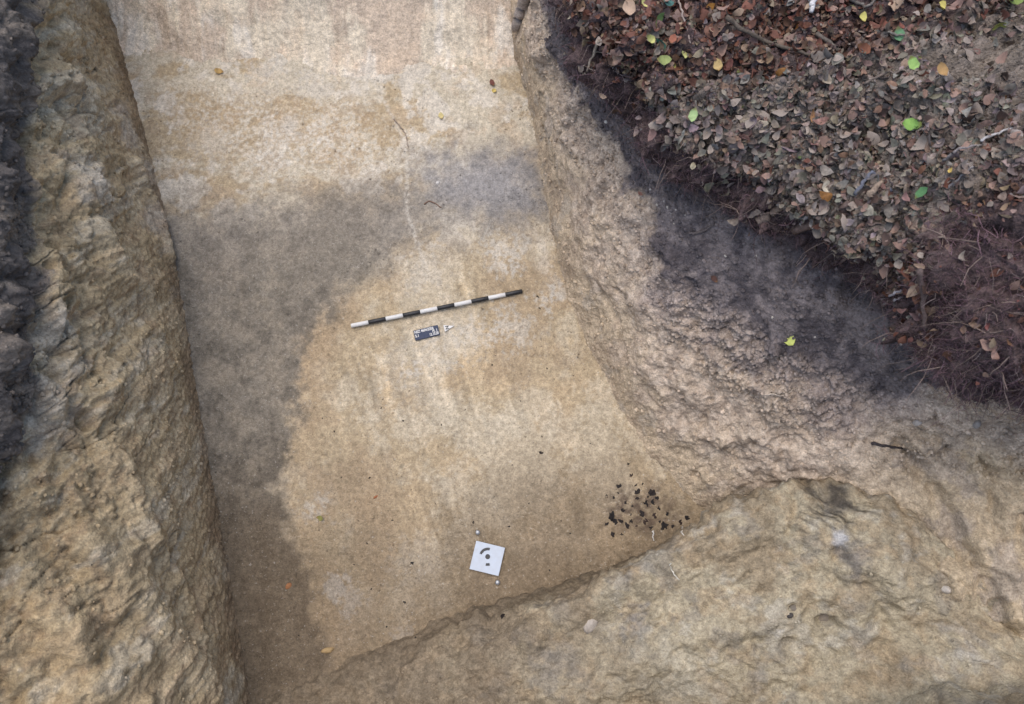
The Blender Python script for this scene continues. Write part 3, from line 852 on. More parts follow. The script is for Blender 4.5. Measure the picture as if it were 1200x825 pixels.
cl = [(738, 557, 5), (727, 570, 9), (746, 577, 8), (764, 576, 10), (716, 606, 11), (722, 612, 8), (728, 610, 6), (734, 618, 9), (718, 625, 6), (731, 598, 7), (751, 603, 9), (756, 611, 7), (767, 604, 8), (771, 596, 5), (782, 602, 6), (779, 617, 9), (788, 618, 7), (797, 613, 6), (757, 590, 7), (765, 589, 7), (732, 588, 5), (740, 594, 5), (711, 613, 5), (748, 585, 5), (769, 584, 6), (712, 581, 4), (720, 583, 4), (725, 577, 3), (745, 568, 4), (753, 568, 3), (805, 606, 6), (739, 611, 5), (746, 617, 4), (762, 618, 5), (774, 611, 4), (740, 603, 3), (728, 626, 4), (737, 544, 4), (760, 582, 4)]
for x, y, s in cl:
    o = put(random.choice(CHM), 'charcoal_fragment', x + random.uniform(-1, 1), y + random.uniform(-1, 1), s / 240 * 1.15, .25)
    hz = 'left' if x < 728 else 'middle' if x < 758 else 'right'; vt = 'top' if y < 583 else 'centre' if y < 605 else 'foot'
    tag(o, '%s charcoal fragment at the %s %s of the dark cluster by the clay step' % ('largest' if s >= 11 else 'large' if s >= 9 else 'fairly large' if s >= 8 else 'medium' if s >= 7 else 'smallish' if s >= 6 else 'small' if s >= 5 else 'tiny' if s >= 4 else 'minute', vt, hz), 'charcoal', 'charcoal cluster by the clay step')
sp = [(633, 361, 5), (630, 348, 4), (581, 417, 5), (577, 428, 4), (641, 432, 4), (635, 512, 4), (634, 530, 7), (473, 494, 4), (448, 468, 3), (447, 478, 4), (517, 498, 4), (432, 560, 5), (483, 660, 6), (453, 735, 5), (644, 668, 4), (596, 617, 5), (487, 747, 4), (474, 706, 5), (420, 610, 3), (430, 637, 4), (555, 612, 4), (672, 440, 3), (700, 516, 3), (692, 520, 3), (400, 560, 3), (600, 545, 3), (510, 590, 3), (545, 480, 3), (392, 505, 4), (378, 490, 3), (350, 745, 3), (330, 800, 3), (305, 770, 3), (436, 690, 4), (415, 662, 3), (658, 610, 3), (620, 590, 3), (668, 625, 3), (533, 560, 3), (590, 722, 8), (560, 455, 3), (610, 470, 3), (460, 610, 3)]
for x, y, s in sp:
    o = put(random.choice(CHM), 'charcoal_fragment', x, y, s / 235, .35)
    FL = [(512, 361, 'banded rod'), (500, 390, 'letter board'), (571, 654, 'white target'), (745, 595, 'charcoal cluster'), (376, 607, 'moss green leaf'), (338, 687, 'orange brick fragment'), (384, 762, 'ochre pebble'), (441, 582, 'thin reddish fragment')]
    q = min(FL, key=lambda q: (q[0] - x) ** 2 + (q[1] - y) ** 2); a8 = int(round(math.degrees(math.atan2(-(y - q[1]), x - q[0])) / 45.0)) % 8
    dd = math.hypot(x - q[0], y - q[1])
    tag(o, '%s dark charcoal speck %s%s the %s on the floor' % ('tiny' if s < 4 else 'small' if s < 5 else 'larger', 'close ' if dd < 60 else '' if dd < 120 else 'far ', ('right of', 'up and right of', 'above', 'up and left of', 'left of', 'down and left of', 'below', 'down and right of')[a8], q[2]), 'charcoal', 'charcoal specks scattered on the floor')

def stone(px, py, size, rgb, label, cat='stone', seed=0, flat=.5, sink=.2, name='stone', spin=None, asp=.7):
    V, Q = lumpy(500 + seed, .5, .5 * asp, .5 * flat, 7, 10, .13)
    r = np.random.default_rng(seed)
    me = mesh_np(name, V, Q, np.tile(rgb, (len(V), 1)) * (.85 + .3 * r.random((len(V), 1)))); me.materials.append(M_STONE)
    o = put(me, name, px, py, size, sink, spin=spin); tag(o, label, cat); return o
stone(693, 732, .085, lin(172, 162, 150), 'pale angular stone set in the slope of the clay step', seed=1, spin=1.0)
stone(1108, 690, .05, lin(186, 178, 168), 'white pebble stuck in the lumpy clay at far right', seed=2, flat=.8)
stone(1076, 494, .045, lin(176, 168, 160), 'grey white pebble in the clay under the root mass', seed=3, flat=.9)
stone(932, 490, .020, lin(205, 200, 195), 'tiny white pebble in the clay below the lime yellow leaf', seed=4, flat=.8)
stone(384, 762, .065, lin(166, 140, 100), 'ochre yellow pebble on the dark fill at the near end', seed=5, spin=.2, asp=.45)
stone(338, 687, .040, lin(150, 104, 70), 'orange brick fragment on the dark fill left of the target', 'brick fragment', 6, .4, name='brick_fragment', spin=.8)
stone(441, 582, .035, lin(150, 96, 66), 'thin reddish brown fragment on the pale clay floor', 'fragment', 7, .3, name='brick_fragment', spin=.5, asp=.4)
stone(710, 143, .022, lin(205, 200, 190), 'small white pebble on the right wall below the dark soil', seed=8, flat=.8)
stone(513, 214, .03, lin(200, 196, 190), 'small pale pebble at the edge of the blue grey patch', seed=9)
stone(930, 712, .055, lin(120, 112, 102), 'grey clay lump beside a hollow on the clay step', 'clay lump', 21, .7, .4, 'clay_lump')
stone(966, 724, .085, lin(140, 130, 118), 'large grey clay lump right of the smaller lump on the step', 'clay lump', 22, .6, .4, 'clay_lump', 0.9)
stone(926, 722, .030, lin(74, 70, 68), 'small dark lump standing in for a shaded pit under the grey lump', 'clay lump', 23, .8, .3, 'clay_lump')  # a shaded pit, put in as a dark lump
stone(1145, 497, .04, lin(150, 144, 138), 'rounded grey pebble under the overhang at far right', seed=10, flat=.8)
def peb_label(x, y):
    q = min([(925, 398, 'lime yellow leaf'), (751, 230, 'tiny pink brown scrap'), (824, 268, 'crooked dark root'), (838, 327, 'dark red brown scrap')], key=lambda q: (q[0] - x) ** 2 + (q[1] - y) ** 2)
    a8 = int(round(math.degrees(math.atan2(-(y - q[1]), x - q[0])) / 45.0)) % 8; dd = math.hypot(x - q[0], y - q[1])
    return 'tiny pale pebble on topsoil %s%s the %s' % ('just ' if dd < 20 else '' if dd < 30 else 'some way ' if dd < 36 else 'well ', ('right of', 'up and right of', 'above', 'up and left of', 'left of', 'down and left of', 'below', 'down and right of')[a8], q[2])
for i, (x, y) in enumerate([(778, 236), (782, 243), (786, 250), (775, 228), (803, 252), (790, 262), (770, 240), (905, 372), (955, 395), (850, 300), (886, 300), (935, 373), (762, 222), (800, 240), (792, 246)]):
    V, Q = lumpy(600 + i, .5, .4, .3, 5, 7, .2)
    me = mesh_np('pebble', V, Q, np.tile(lin(190, 182, 170), (len(V), 1))); me.materials.append(M_STONE)
    tag(put(me, 'pebble', x, y, random.uniform(.008, .016), .2), peb_label(x, y), 'pebble', 'pale specks on the topsoil slope')

# ------------------------------------------------------------------ leaves
def leaf_geo(length, width, curl, fold, twist, seed, nseg=6):
    r = np.random.default_rng(seed); V = []; Q = []
    for i in range(nseg + 1):
        t = i / nseg
        w = width * .5 * (math.sin(math.pi * min(1, t ** .85)) ** .8 if 0 < t < 1 else 0.03)
        y = (t - .5) * length
        z = curl * length * ((t - .5) ** 2) * 2
        tw = twist * (t - .5)
        for s in (-1, 0, 1):
            ww = w * (1 + .3 * (r.random() - .5))
            zz = z + abs(s) * fold * w + (r.random() - .5) * .09 * length
            V.append((s * ww * math.cos(tw), y, zz + s * ww * math.sin(tw)))
    for i in range(nseg):
        for s in (0, 1):
            a = i * 3 + s; Q.append((a, a + 1, a + 4, a + 3))
    return np.array(V), np.array(Q)
VAR = [leaf_geo(1.0, random.uniform(.52, .68), random.uniform(-.8, 1.2), random.uniform(-.7, 1.0), random.uniform(-1.4, 1.4), 700 + i) for i in range(20)]
VARS = [leaf_geo(1.0, random.uniform(.45, .9), random.uniform(-.8, 1.2), random.uniform(-.7, 1.0), random.uniform(-1.4, 1.4), 760 + i, 3) for i in range(8)]
BROWNS = [('reddish brown', lin(122, 82, 68)), ('chestnut brown', lin(104, 78, 64)), ('pale tan', lin(166, 142, 120)), ('dull grey brown', lin(148, 135, 124)), ('dark brown', lin(84, 68, 62)), ('pinkish brown', lin(142, 116, 104))]
Fp = right.P.reshape(-1, 3); Fn = right.N.reshape(-1, 3)
X, Y = project(Fp)
vv = right.vv
# cell area as sampling weight
ga = np.linalg.norm(np.cross(np.gradient(right.P, axis=0), np.gradient(right.P, axis=1)), axis=-1).reshape(-1)
inwin = (X > 600) & (X < 1400) & (Y > -160) & (Y < 560)
zone_right = smooth(1040, 1110, X) * smooth(205, 270, Y)
zone_spoil = (1 - smooth(-.05, .12, sdpoly(Fp, [(1040, 95), (1100, 70), (1210, 40), (1300, 60), (1300, 160), (1160, 140)], 1.42)))
wgt = ga * inwin * (smooth(5.8, 6.1, vv) + .07 * smooth(5.2, 5.4, vv)) * (vv < 8.4) * (1 - .96 * zone_right) * (1 - .93 * zone_spoil)
wgt /= wgt.sum()
dus = 1 - smooth(-.06, .08, sdpoly(Fp, DUSTY, 1.3))
NL = 24000
idx = rng.choice(len(Fp), NL, p=wgt)
Vs, Qs, Cs = [], [], []; off = 0
def leaf_rot(n, tilt, spin):
    n = n + tilt * rng.normal(size=3); n /= np.linalg.norm(n)
    t = np.array([1.0, 0, 0]) if abs(n[0]) < .9 else np.array([0, 1.0, 0])
    t = t - n * (t @ n); t /= np.linalg.norm(t); b = np.cross(n, t)
    x = t * math.cos(spin) + b * math.sin(spin)
    return np.stack([x, np.cross(n, x), n], 1)
for k_, i in enumerate(idx):
    V, Q = VAR[rng.integers(len(VAR))] if k_ < 13000 else VARS[rng.integers(len(VARS))]
    n = .45 * Fn[i] + np.array([0, 0, .55]); edge = float(smooth(7.0, 6.1, vv[i]))
    if edge > .5: n = .8 * Fn[i] + np.array([0, 0, .3])
    R = leaf_rot(n, .50 + .45 * edge, rng.uniform(0, 6.28))
    s = rng.choice([.020, .026, .033, .040, .052]) * rng.uniform(.8, 1.2) if k_ < 13000 else rng.uniform(.008, .024)
    p = Fp[i] + Fn[i] * (rng.uniform(-.008, .020) + edge * rng.uniform(0, .03))
    Vs.append((V * s * np.array([1, 1, .8])) @ R.T + p); Qs.append(Q + off); off += len(V)
    k = rng.random()
    grey = .12 + .85 * dus[i]
    if k < grey: col = [BROWNS[3][1], BROWNS[3][1] * 1.1, BROWNS[3][1] * .7, BROWNS[5][1] * .95, lin(138, 126, 117)][rng.integers(5)]
    else: col = [BROWNS[0][1], BROWNS[1][1], BROWNS[0][1] * .75, BROWNS[4][1], BROWNS[5][1], BROWNS[2][1] * .75][rng.integers(6)]
    if rng.random() < .006 and edge < .5: col = [lin(176, 160, 84), lin(160, 112, 60), lin(124, 128, 76)][rng.integers(3)]
    col = col * rng.uniform(.55, 1.08) * (1 + .12 * rng.normal(size=3) * np.array([.6, .4, .6]))
    cc = np.tile(col, (len(V), 1)); cc[1::3] *= .82
    Cs.append(cc)
litter_o = mesh_obj('leaf_litter', np.concatenate(Vs), np.concatenate(Qs), M_LEAF, np.concatenate(Cs))
litter_o['kind'] = 'stuff'; tag(litter_o, 'brown dead leaves carpeting the forest floor above the trench', 'leaf litter')
bpy.context.view_layer.update(); DG = bpy.context.evaluated_depsgraph_get()

LM = {}
def leaf_mesh(vi, col, key):
    if key not in LM:
        V, Q = VAR[vi]
        cc = np.tile(col, (len(V), 1)); cc[1::3] *= .85
        me = mesh_np('fallen_leaf', V * np.array([1, 1, .8]), Q, cc); me.materials.append(M_LEAF); LM[key] = me
    return LM[key]
def place_leaf(px, py, size, me, tilt=.3, spin=None, lift=.006, follow=.6):
    l, n, _o = hit(px, py)
    o = bpy.data.objects.new('fallen_leaf', me); COL.objects.link(o)
    nn = (n * follow + Vector((0, 0, 1 - follow)) + Vector((random.gauss(0, tilt), random.gauss(0, tilt), 0)))
    o.matrix_world = Matrix.Translation(l + n * lift) @ frame(nn, random.uniform(0, 6.28) if spin is None else spin).to_4x4() @ Matrix.Scale(size, 4)
    return o
SINGLE = [
 (925, 398, .058, lin(205, 214, 66), 'lime yellow oval leaf lying on the dark topsoil slope'),
 (1066, 146, .070, lin(140, 196, 62), 'large bright green leaf with yellow tip on the litter'),
 (1070, 75, .054, lin(160, 206, 84), 'light green leaf at the edge of the grey spoil patch'),
 (1074, 222, .052, lin(110, 176, 100), 'green and brown leaf above the purple root mass'),
 (812, 133, .055, lin(168, 196, 112), 'pale green leaf on the edge of the litter bank'),
 (780, 46, .060, lin(74, 146, 122), 'blue green leaf among the brown litter near a thin stem'),
 (779, 9, .062, lin(62, 118, 110), 'dark teal leaf in the litter at the top edge'),
 (751, 8, .045, lin(214, 204, 96), 'small yellow leaf in the litter beside the dark teal leaf'),
 (761, 40, .045, lin(224, 216, 92), 'small bright yellow leaf beside the blue green leaf'),
 (777, 74, .060, lin(150, 160, 72), 'olive green leaf in the litter below the blue green leaf'),
 (797, 68, .050, lin(206, 204, 100), 'pale yellow green leaf right of the olive leaf'),
 (769, 21, .060, lin(120, 150, 62), 'narrow green leaf between the teal and blue green leaves'),
 (786, 50, .045, lin(172, 92, 52), 'orange brown leaf touching the blue green leaf'),
 (1171, 26, .070, lin(196, 200, 60), 'yellow green leaf near the top right corner'),
 (1180, 4, .075, lin(120, 140, 40), 'mossy green leaf at the very top right corner'),
 (1098, 10, .050, lin(210, 190, 50), 'bright yellow leaf near the top edge at right'),
 (1010, 25, .045, lin(206, 196, 70), 'small yellow leaf in the litter by the forked twig'),
 (1053, 40, .055, lin(96, 150, 96), 'green leaf in the litter beside the short grey twig'),
 (842, 82, .055, lin(186, 152, 74), 'ochre yellow leaf in the litter by the long twig'),
 (945, 137, .060, lin(190, 130, 62), 'orange tan leaf on the face of the litter bank'),
 (962, 222, .065, lin(214, 200, 172), 'cream torn leaf on the lower litter bank'),
 (1017, 53, .055, lin(160, 92, 52), 'rusty orange leaf below the small yellow leaf'),
 (735, 12, .080, lin(196, 158, 122), 'large pale tan leaf at the top of the litter bank'),
 (1105, 85, .050, lin(188, 140, 60), 'amber leaf on the grey spoil patch'),
 (1185, 120, .070, lin(176, 116, 56), 'orange brown leaf on the right edge of the bank'),
 (838, 327, .040, lin(96, 60, 46), 'dark red brown leaf scrap on the topsoil slope'),
 (751, 230, .030, lin(150, 100, 80), 'tiny pink brown leaf scrap beside the white specks'),
 (257, 84, .055, lin(196, 152, 58), 'ochre leaf at the foot of the end wall'),
 (577, 98, .050, lin(120, 62, 48), 'dark red leaf at the far end of the trench floor'),
 (580, 107, .038, lin(214, 182, 56), 'small yellow leaf touching the dark red leaf'),
 (517, 137, .050, lin(216, 194, 110), 'pale yellow leaf on the bleached floor at the far end'),
 (376, 607, .042, lin(150, 146, 56), 'small moss green leaf at the edge of the dark fill'),
]
LAND = [(1066, 146, 'large bright green leaf'), (1070, 75, 'light green leaf'), (1074, 222, 'small green brown leaf'), (812, 133, 'pale green leaf'),
 (780, 46, 'blue green leaf'), (779, 9, 'dark teal leaf'), (797, 68, 'pale yellow green leaf'), (1171, 26, 'corner yellow leaf'), (1098, 10, 'bright yellow leaf'),
 (1010, 25, 'forked twig'), (842, 82, 'ochre yellow leaf'), (945, 137, 'orange tan leaf'), (962, 222, 'cream torn leaf'), (735, 12, 'large pale tan leaf'),
 (1185, 120, 'orange brown leaf'), (906, 54, 'long crooked twig'), (980, 62, 'stout grey twig'), (950, 8, 'pale birch twig stub'), (1021, 205, 'bent grey twig'), (910, 262, 'thick broken brown stick'), (1076, 350, 'upright brown stick'), (1128, 176, 'thin grey twig'), (880, 150, 'middle of the litter bank'), (860, 10, 'middle of the top edge litter')]
picks = rng.choice(len(Fp), 2500, p=wgt, replace=False)
cnt = 0; taken = []; used = set()
for i in picks:
    x, y = X[i], Y[i]
    if not (4 < x < 1196 and 3 < y < 822) or cnt >= 290: continue
    if any((x - a) ** 2 + (y - b) ** 2 < 13 ** 2 for a, b in taken): continue
    zone = 'on the dusty bank' if dus[i] > .5 else 'on the forest floor'
    if dus[i] > .5: ci = random.choice([3, 3, 3, 5, 4])
    else: ci = random.choice([0, 0, 1, 1, 2, 5, 5, 3])
    vi = random.randrange(len(VAR)); sh = random.choice((.8, 1.0, 1.2))
    best = min(LAND, key=lambda q: (q[0] - x) ** 2 + (q[1] - y) ** 2)
    dx, dy = x - best[0], y - best[1]; dist = math.hypot(dx, dy)
    a8 = int(round(math.degrees(math.atan2(-dy, dx)) / 45.0)) % 8
    where = ('right of', 'up and right of', 'above', 'up and left of', 'left of', 'down and left of', 'below', 'down and right of')[a8]
    far = 'just ' if dist < 22 else '' if dist < 50 else 'well '
    lab = '%s dead leaf %s%s the %s' % (BROWNS[ci][0], far, where, best[2])
    if lab in used: continue
    used.add(lab); taken.append((x, y)); cnt += 1
    o = place_leaf(x, y, random.choice([.030, .036, .042, .05, .062]), leaf_mesh(vi, BROWNS[ci][1] * sh, (vi, ci, sh)), .3)
    tag(o, lab, 'leaf', BROWNS[ci][0] + ' leaves ' + zone)

bpy.context.view_layer.update(); DG = bpy.context.evaluated_depsgraph_get()
for k, (x, y, s, col, lab) in enumerate(SINGLE):
    on_floor = x < 650 or lab.find('topsoil') > 0
    V, Q = leaf_geo(1.0, .62 if k else .82, .25 if on_floor else .4, .2, .2, 900 + k, 7)
    r = np.random.default_rng(k); col = col.mean() + (col - col.mean()) * .72; cc = np.tile(col * .9, (len(V), 1)) * (.75 + .4 * r.random((len(V), 1))); cc[1::3] *= 1.08; cc[-6:] = .5 * cc[-6:] + .5 * lin(140, 104, 62)
    me = mesh_np('fallen_leaf', V, Q, cc); me.materials.append(M_LEAF)
    tag(place_leaf(x, y, s, me, .08 if on_floor else .18, None, .006 if on_floor else .020, .8), lab, 'leaf')

# ------------------------------------------------------------------ twigs, sticks, roots
TW = [
 ([(850, 22), (872, 38), (900, 52), (930, 62), (962, 71)], 5, lin(92, 82, 72), 'long dark crooked twig across the brown litter', 'twig'),
 ([(955, 42), (978, 58), (990, 70), (1003, 80)], 5, lin(100, 92, 84), 'stout grey twig lying right of the long crooked twig', 'twig'),
 ([(985, -6), (1000, 4), (1016, 9), (1028, -3)], 4, lin(110, 104, 98), 'forked grey twig at the top edge of the litter', 'twig'),
 ([(951, -4), (950, 8), (949, 18)], 7, lin(190, 186, 184), 'pale birch twig stub at the top edge', 'twig'),
 ([(794, -4), (798, 15), (803, 32), (809, 52)], 2.4, lin(150, 134, 124), 'thin upright stem beside the blue green leaf', 'twig'),
 ([(1001, 228), (1012, 214), (1021, 203), (1031, 214), (1043, 226)], 4.5, lin(96, 98, 108), 'bent grey twig shaped like an inverted V', 'twig'),
 ([(1024, 40), (1040, 41), (1058, 44)], 3.5, lin(110, 104, 96), 'short grey twig near the small yellow leaf', 'twig'),
 ([(702, 48), (694, 68), (684, 88), (675, 102)], 3.2, lin(150, 138, 124), 'long pale root hanging across the dark topsoil', 'root'),
 ([(684, 76), (698, 62), (716, 62)], 1.8, lin(140, 128, 118), 'thin pale root branching beside the long hanging root', 'root'),
 ([(886, 262), (903, 252), (922, 238)], 12, lin(128, 112, 100), 'thick broken brown stick poking out of the bank', 'stick'),
 ([(930, 272), (955, 262), (992, 240)], 11, lin(104, 88, 82), 'thick weathered stick wedged under the bank edge', 'stick'),
 ([(1013, 235), (1022, 225), (1032, 214)], 8, lin(140, 122, 106), 'short brown stick below the bent grey twig', 'stick'),
 ([(985, 310), (1000, 293), (1013, 276)], 4, lin(120, 104, 100), 'slim grey root hanging under the bank', 'root'),
 ([(1031, 352), (1042, 347), (1054, 341)], 3.5, lin(160, 154, 156), 'upper of two short pale sticks in the hollow', 'stick'),
 ([(1034, 358), (1046, 353), (1057, 349)], 3.0, lin(150, 142, 142), 'lower of two short pale sticks in the hollow', 'stick'),
 ([(1076, 318), (1077, 350), (1073, 392)], 6, lin(96, 82, 78), 'upright brown stick at the edge of the root mass', 'stick'),
 ([(808, 273), (822, 271), (834, 264), (839, 254)], 4, lin(96, 88, 86), 'crooked dark root lying on the topsoil slope', 'root'),
 ([(848, 256), (860, 252), (872, 254)], 3, lin(100, 92, 88), 'short dark root right of the crooked root', 'root'),
 ([(1021, 520), (1038, 522), (1056, 525)], 3.4, lin(64, 58, 58), 'dark rotten root end set level in the right wall', 'root'),
 ([(885, 466), (900, 462), (918, 463), (932, 455)], 2.2, lin(190, 176, 160), 'pale thread root on the lumpy right wall', 'root'),
 ([(882, 422), (898, 419), (917, 417)], 2.4, lin(176, 164, 150), 'pale root thread below the lime yellow leaf', 'root'),
 ([(1104, 190), (1120, 178), (1150, 170)], 3, lin(130, 122, 120), 'thin grey twig on the upper right of the bank', 'twig'),
 ([(1150, 165), (1168, 158), (1186, 150)], 3, lin(170, 166, 164), 'pale twig end near the right edge of the bank', 'twig'),
 ([(1110, 222), (1128, 205), (1140, 196)], 2.6, lin(140, 132, 128), 'small slanting twig right of the green brown leaf', 'twig'),
 ([(795, 680), (787, 668), (785, 660)], 1.6, lin(205, 200, 186), 'white rootlet sticking out of the clay step rim', 'root'),
 ([(766, 622), (765, 628), (767, 634)], 2.0, lin(206, 202, 196), 'short white rootlet beside the charcoal cluster', 'root'),
 ([(799, 617), (800, 623), (801, 628)], 2.2, lin(212, 204, 190), 'white rootlet stub at the charcoal cluster corner', 'root'),
 ([(497, 240), (505, 236), (518, 244)], 1.8, lin(120, 96, 82), 'thin brown rootlet on the blue grey patch', 'root'),
 ([(462, 140), (470, 150), (476, 160), (478, 172)], 1.6, lin(140, 126, 114), 'thin root strand lying along the white lime vein', 'root'),
 ([(1012, 100), (1030, 90), (1060, 84)], 3, lin(112, 100, 92), 'thin brown twig beneath the light green leaf', 'twig'),
]
bpy.context.view_layer.update(); DG = bpy.context.evaluated_depsgraph_get()
for k, (pts, wpx, col, lab, cat) in enumerate(TW):
    W = []
    for (x, y) in pts:
        if y < 0: y_ = y
        l, n, _o = hit(x, y)
        dep = (Vector((0, 0, CAM_H)) - l).length
        r = wpx * .5 * dep / FPX
        W.append(np.array(l) + (np.array([0, 0, r * .8 + .004]) if cat != 'root' and x > 690 else np.array(n) * r * .7))
    # keep a twig from diving into hollows: limit jumps in height
    for i in range(1, len(W)):
        W[i][2] = max(W[i][2], W[i - 1][2] - .09)
    W = np.array(W); m_ = len(W); uu_ = np.linspace(0, m_ - 1, (m_ - 1) * 5 + 1)
    Wi = cr(W, uu_) if m_ > 2 else W
    Wi = Wi + .0022 * np.random.default_rng(k).normal(size=Wi.shape)
    rad = [r * (1 - .45 * i / len(Wi)) * (1 + .12 * math.sin(i * 2.1 + k)) for i in range(len(Wi))]
    o = tube_obj(cat, Wi, rad, M_ROOT, col, 7, k); tag(o, lab, cat)
# broken root end at the far right corner of the trench
a = U(600, -12, .34); b = U(612, 14, .24); c_ = U(617, 38, .17)
l, n, _o = hit(607, 30)
W = []
for (x, y) in ((622, -14), (617, 5), (611, 24), (606, 38)):
    l, n, _o = hit(x, y); W.append(np.array(l) + np.array(n) * .02)
Wi = cr(np.array(W), np.linspace(0, 3, 14))
o = tube_obj('root', Wi, [.036, .035, .035, .034, .036, .034, .033, .034, .032, .032, .031, .028, .022, .012], M_ROOT, lin(158, 146, 136), 12, 3)
tag(o, 'thick pale broken root end in the far corner of the trench', 'root')

# fine root mat: hair roots hanging from the cut edge and the purple mass at right
wr = ga * inwin * (smooth(4.75, 5.1, vv) * (1 - smooth(6.0, 6.4, vv)) * 1.3 + 1.5 * zone_right * smooth(4.6, 5.0, vv) * (vv < 7.3))
wr /= wr.sum()
NR = 24000
ri = rng.choice(len(Fp), NR, p=wr)
zr = zone_right[ri][:, None]; n = Fn[ri]; pt = Fp[ri] - n * .006
dv = n * .7 + np.array([0, 0, -.45]) + np.array([0, 0, .45]) * zr + rng.normal(size=(NR, 3)) * .7
ln = (.012 + .02 * rng.gamma(1.6, 1.0, (NR, 1))) * (1 + .15 * zr)
pts = [pt]
for s_ in range(4):
    dv = dv / np.linalg.norm(dv, axis=1, keepdims=True)
    dv = dv + rng.normal(size=(NR, 3)) * .5 + np.array([0, 0, -.18]); dv = dv / np.linalg.norm(dv, axis=1, keepdims=True)
    pts.append(pts[-1] + dv * ln / 4)
pts = np.stack(pts, 1)                                             # (NR,5,3)
tg = np.gradient(pts, axis=1); rv = rng.normal(size=(NR, 1, 3))
xx = np.cross(tg, rv); xx /= np.linalg.norm(xx, axis=-1, keepdims=True) + 1e-9
yy = np.cross(tg, xx); yy /= np.linalg.norm(yy, axis=-1, keepdims=True) + 1e-9
r0 = (.0003 + .00038 * rng.gamma(1.1, 1.0, (NR, 1, 1))) * np.array([1, .9, .8, .6, .3]).reshape(1, 5, 1)
VV = np.stack([pts + r0 * (xx * math.cos(t) + yy * math.sin(t)) for t in (0, 2.094, 4.189)], 2).reshape(-1, 3)   # (NR,5,3sides)
q1 = np.array([(i * 3 + k, i * 3 + (k + 1) % 3, (i + 1) * 3 + (k + 1) % 3, (i + 1) * 3 + k) for i in range(4) for k in range(3)])
QQ = (q1[None] + (np.arange(NR) * 15)[:, None, None]).reshape(-1, 4)
k = rng.random((NR, 1))
colr = np.where(k < .35 + .3 * zr, lin(122, 96, 102), np.where(k < .90, lin(104, 84, 86), lin(156, 140, 134))) * rng.uniform(.5, 1.2, (NR, 1))
NH = 420; hi_ = rng.choice(len(Fp), NH, p=wr)
hp = [Fp[hi_] - Fn[hi_] * .01]; hd = Fn[hi_] * .8 + rng.normal(size=(NH, 3)) * .5 + np.array([0, 0, -.3]); hl = rng.uniform(.06, .2, (NH, 1))
for s_ in range(4):
    hd = hd + rng.normal(size=(NH, 3)) * .25 + np.array([0, 0, -.35]); hd = hd / np.linalg.norm(hd, axis=1, keepdims=True)
    hp.append(hp[-1] + hd * hl / 4)
hp = np.stack(hp, 1); tg = np.gradient(hp, axis=1); xx = np.cross(tg, rng.normal(size=(NH, 1, 3))); xx /= np.linalg.norm(xx, axis=-1, keepdims=True) + 1e-9
yy = np.cross(tg, xx); yy /= np.linalg.norm(yy, axis=-1, keepdims=True) + 1e-9
hr = rng.uniform(.0008, .0026, (NH, 1, 1)) * np.array([1, .9, .75, .6, .35]).reshape(1, 5, 1)
HV = np.stack([hp + hr * (xx * math.cos(t) + yy * math.sin(t)) for t in (0, 2.094, 4.189)], 2).reshape(-1, 3)
QQ = np.concatenate([QQ, (q1[None] + (np.arange(NH) * 15)[:, None, None]).reshape(-1, 4) + len(VV)])
VV = np.concatenate([VV, HV]); colr = np.concatenate([colr, lin(140, 122, 112) * rng.uniform(.55, 1.15, (NH, 1))])
o = mesh_obj('root_mat', VV, QQ, M_ROOT, np.repeat(colr, 15, 0))
o['kind'] = 'stuff'; tag(o, 'purple brown mat of hair roots hanging from the cut edge', 'roots')

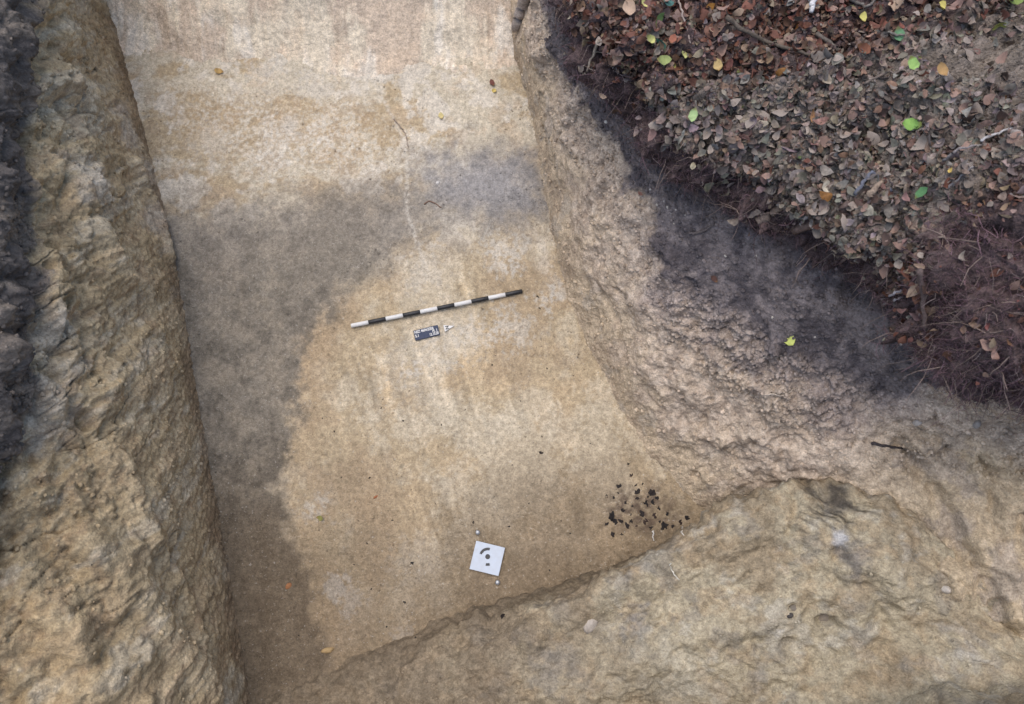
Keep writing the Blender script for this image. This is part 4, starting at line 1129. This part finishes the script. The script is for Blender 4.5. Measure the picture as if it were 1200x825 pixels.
# loose soil crumbs: on the floor, thicker along the foot of the walls and on the slopes
def scatter(sheet, weight, count, s0, s1, cols, name, label, seed):
    r = np.random.default_rng(seed); F = sheet.flat(); N_ = sheet.N.reshape(-1, 3)
    w_ = weight / weight.sum(); ii = r.choice(len(F), count, p=w_)
    base = [lumpy(800 + k, .5, .42, .36, 3, 5, .3) for k in range(4)]
    VV, QQ, CC = [], [], []; off = 0
    for k in range(4):
        V, Q = base[k]; sel = ii[k::4]; m_ = len(sel)
        a = r.uniform(0, 6.28, m_); ca, sa = np.cos(a)[:, None], np.sin(a)[:, None]
        sz = (s0 + (s1 - s0) * r.random((m_, 1, 1)) ** 3)
        X_ = V[None, :, 0] * ca - V[None, :, 1] * sa; Y_ = V[None, :, 0] * sa + V[None, :, 1] * ca
        G = np.stack([X_, Y_, np.repeat(V[None, :, 2], m_, 0)], -1) * sz
        G = G + F[sel][:, None] + N_[sel][:, None] * sz * .15
        VV.append(G.reshape(-1, 3)); QQ.append((Q[None] + (np.arange(m_) * len(V))[:, None, None] + off).reshape(-1, 3)); off += m_ * len(V)
        CC.append(np.repeat(sheet.col[sel] * r.uniform(.7, 1.15, (m_, 1)), len(V), 0))
    o = mesh_obj(name, np.concatenate(VV), np.concatenate(QQ), M_STONE, np.concatenate(CC), None, False)
    o['kind'] = 'stuff'; tag(o, label, 'soil crumbs')
def area(sh):
    return np.linalg.norm(np.cross(np.gradient(sh.P, axis=0), np.gradient(sh.P, axis=1)), axis=-1).reshape(-1)
px_, py_ = project(floor.flat())
lx = np.interp(py_, YL, [b[0] for b in LBASE]); rx = np.interp(py_, [b for a, b in RB], [a for a, b in RB])
toe_w = np.exp(-np.clip(px_ - lx, 0, None) / 14) + np.exp(-np.clip(rx - px_, 0, None) / 14)
inside = (px_ > lx - 5) & (px_ < rx + 5)
scatter(floor, area(floor) * inside * (.10 + toe_w) * (.3 + smooth(-.1, .4, perlin(floor.flat() * 2.3, 301))), 2600, .003, .016, np.array([BEIGE * .8, OCHRE * .75, lin(120, 104, 86), PALE * .9, lin(90, 78, 68)]), 'floor_crumbs', 'loose soil crumbs scattered over the trench floor', 41)
rw = area(right) * (.25 + smooth(2.0, 2.8, right.vv)) * (right.vv > 1.1) * (1 - smooth(4.8, 5.2, right.vv)) * inwin
scatter(right, rw, 9000, .004, .026, np.array([lin(130, 116, 104), lin(104, 94, 90), lin(84, 74, 72), lin(150, 134, 114)]), 'slope_crumbs', 'loose crumbs of soil on the right slope and topsoil', 42)
lw = area(left) * (.35 + smooth(3.4, 4.2, left.vv)) * (left.vv > 1.1) * (1 - smooth(5.0, 5.4, left.vv)) * (.2 + smooth(0, .4, perlin(left.flat() * 3.1, 303)))
scatter(left, lw, 4500, .004, .026, np.array([lin(104, 96, 90), lin(84, 77, 74), lin(120, 106, 92)]), 'rim_crumbs', 'loose soil crumbs on the left wall and rim', 43)
bw = area(block) * smooth(1.5, 2.5, block.vv) * (1 - smooth(4.6, 5.2, block.vv)) * (.15 + smooth(.05, .4, perlin(block.flat() * 3, 302)))
scatter(block, bw, 1500, .003, .018, np.array([lin(150, 134, 108), lin(170, 158, 138), lin(112, 98, 80)]), 'step_crumbs', 'loose clay crumbs lying on the near clay step', 44)
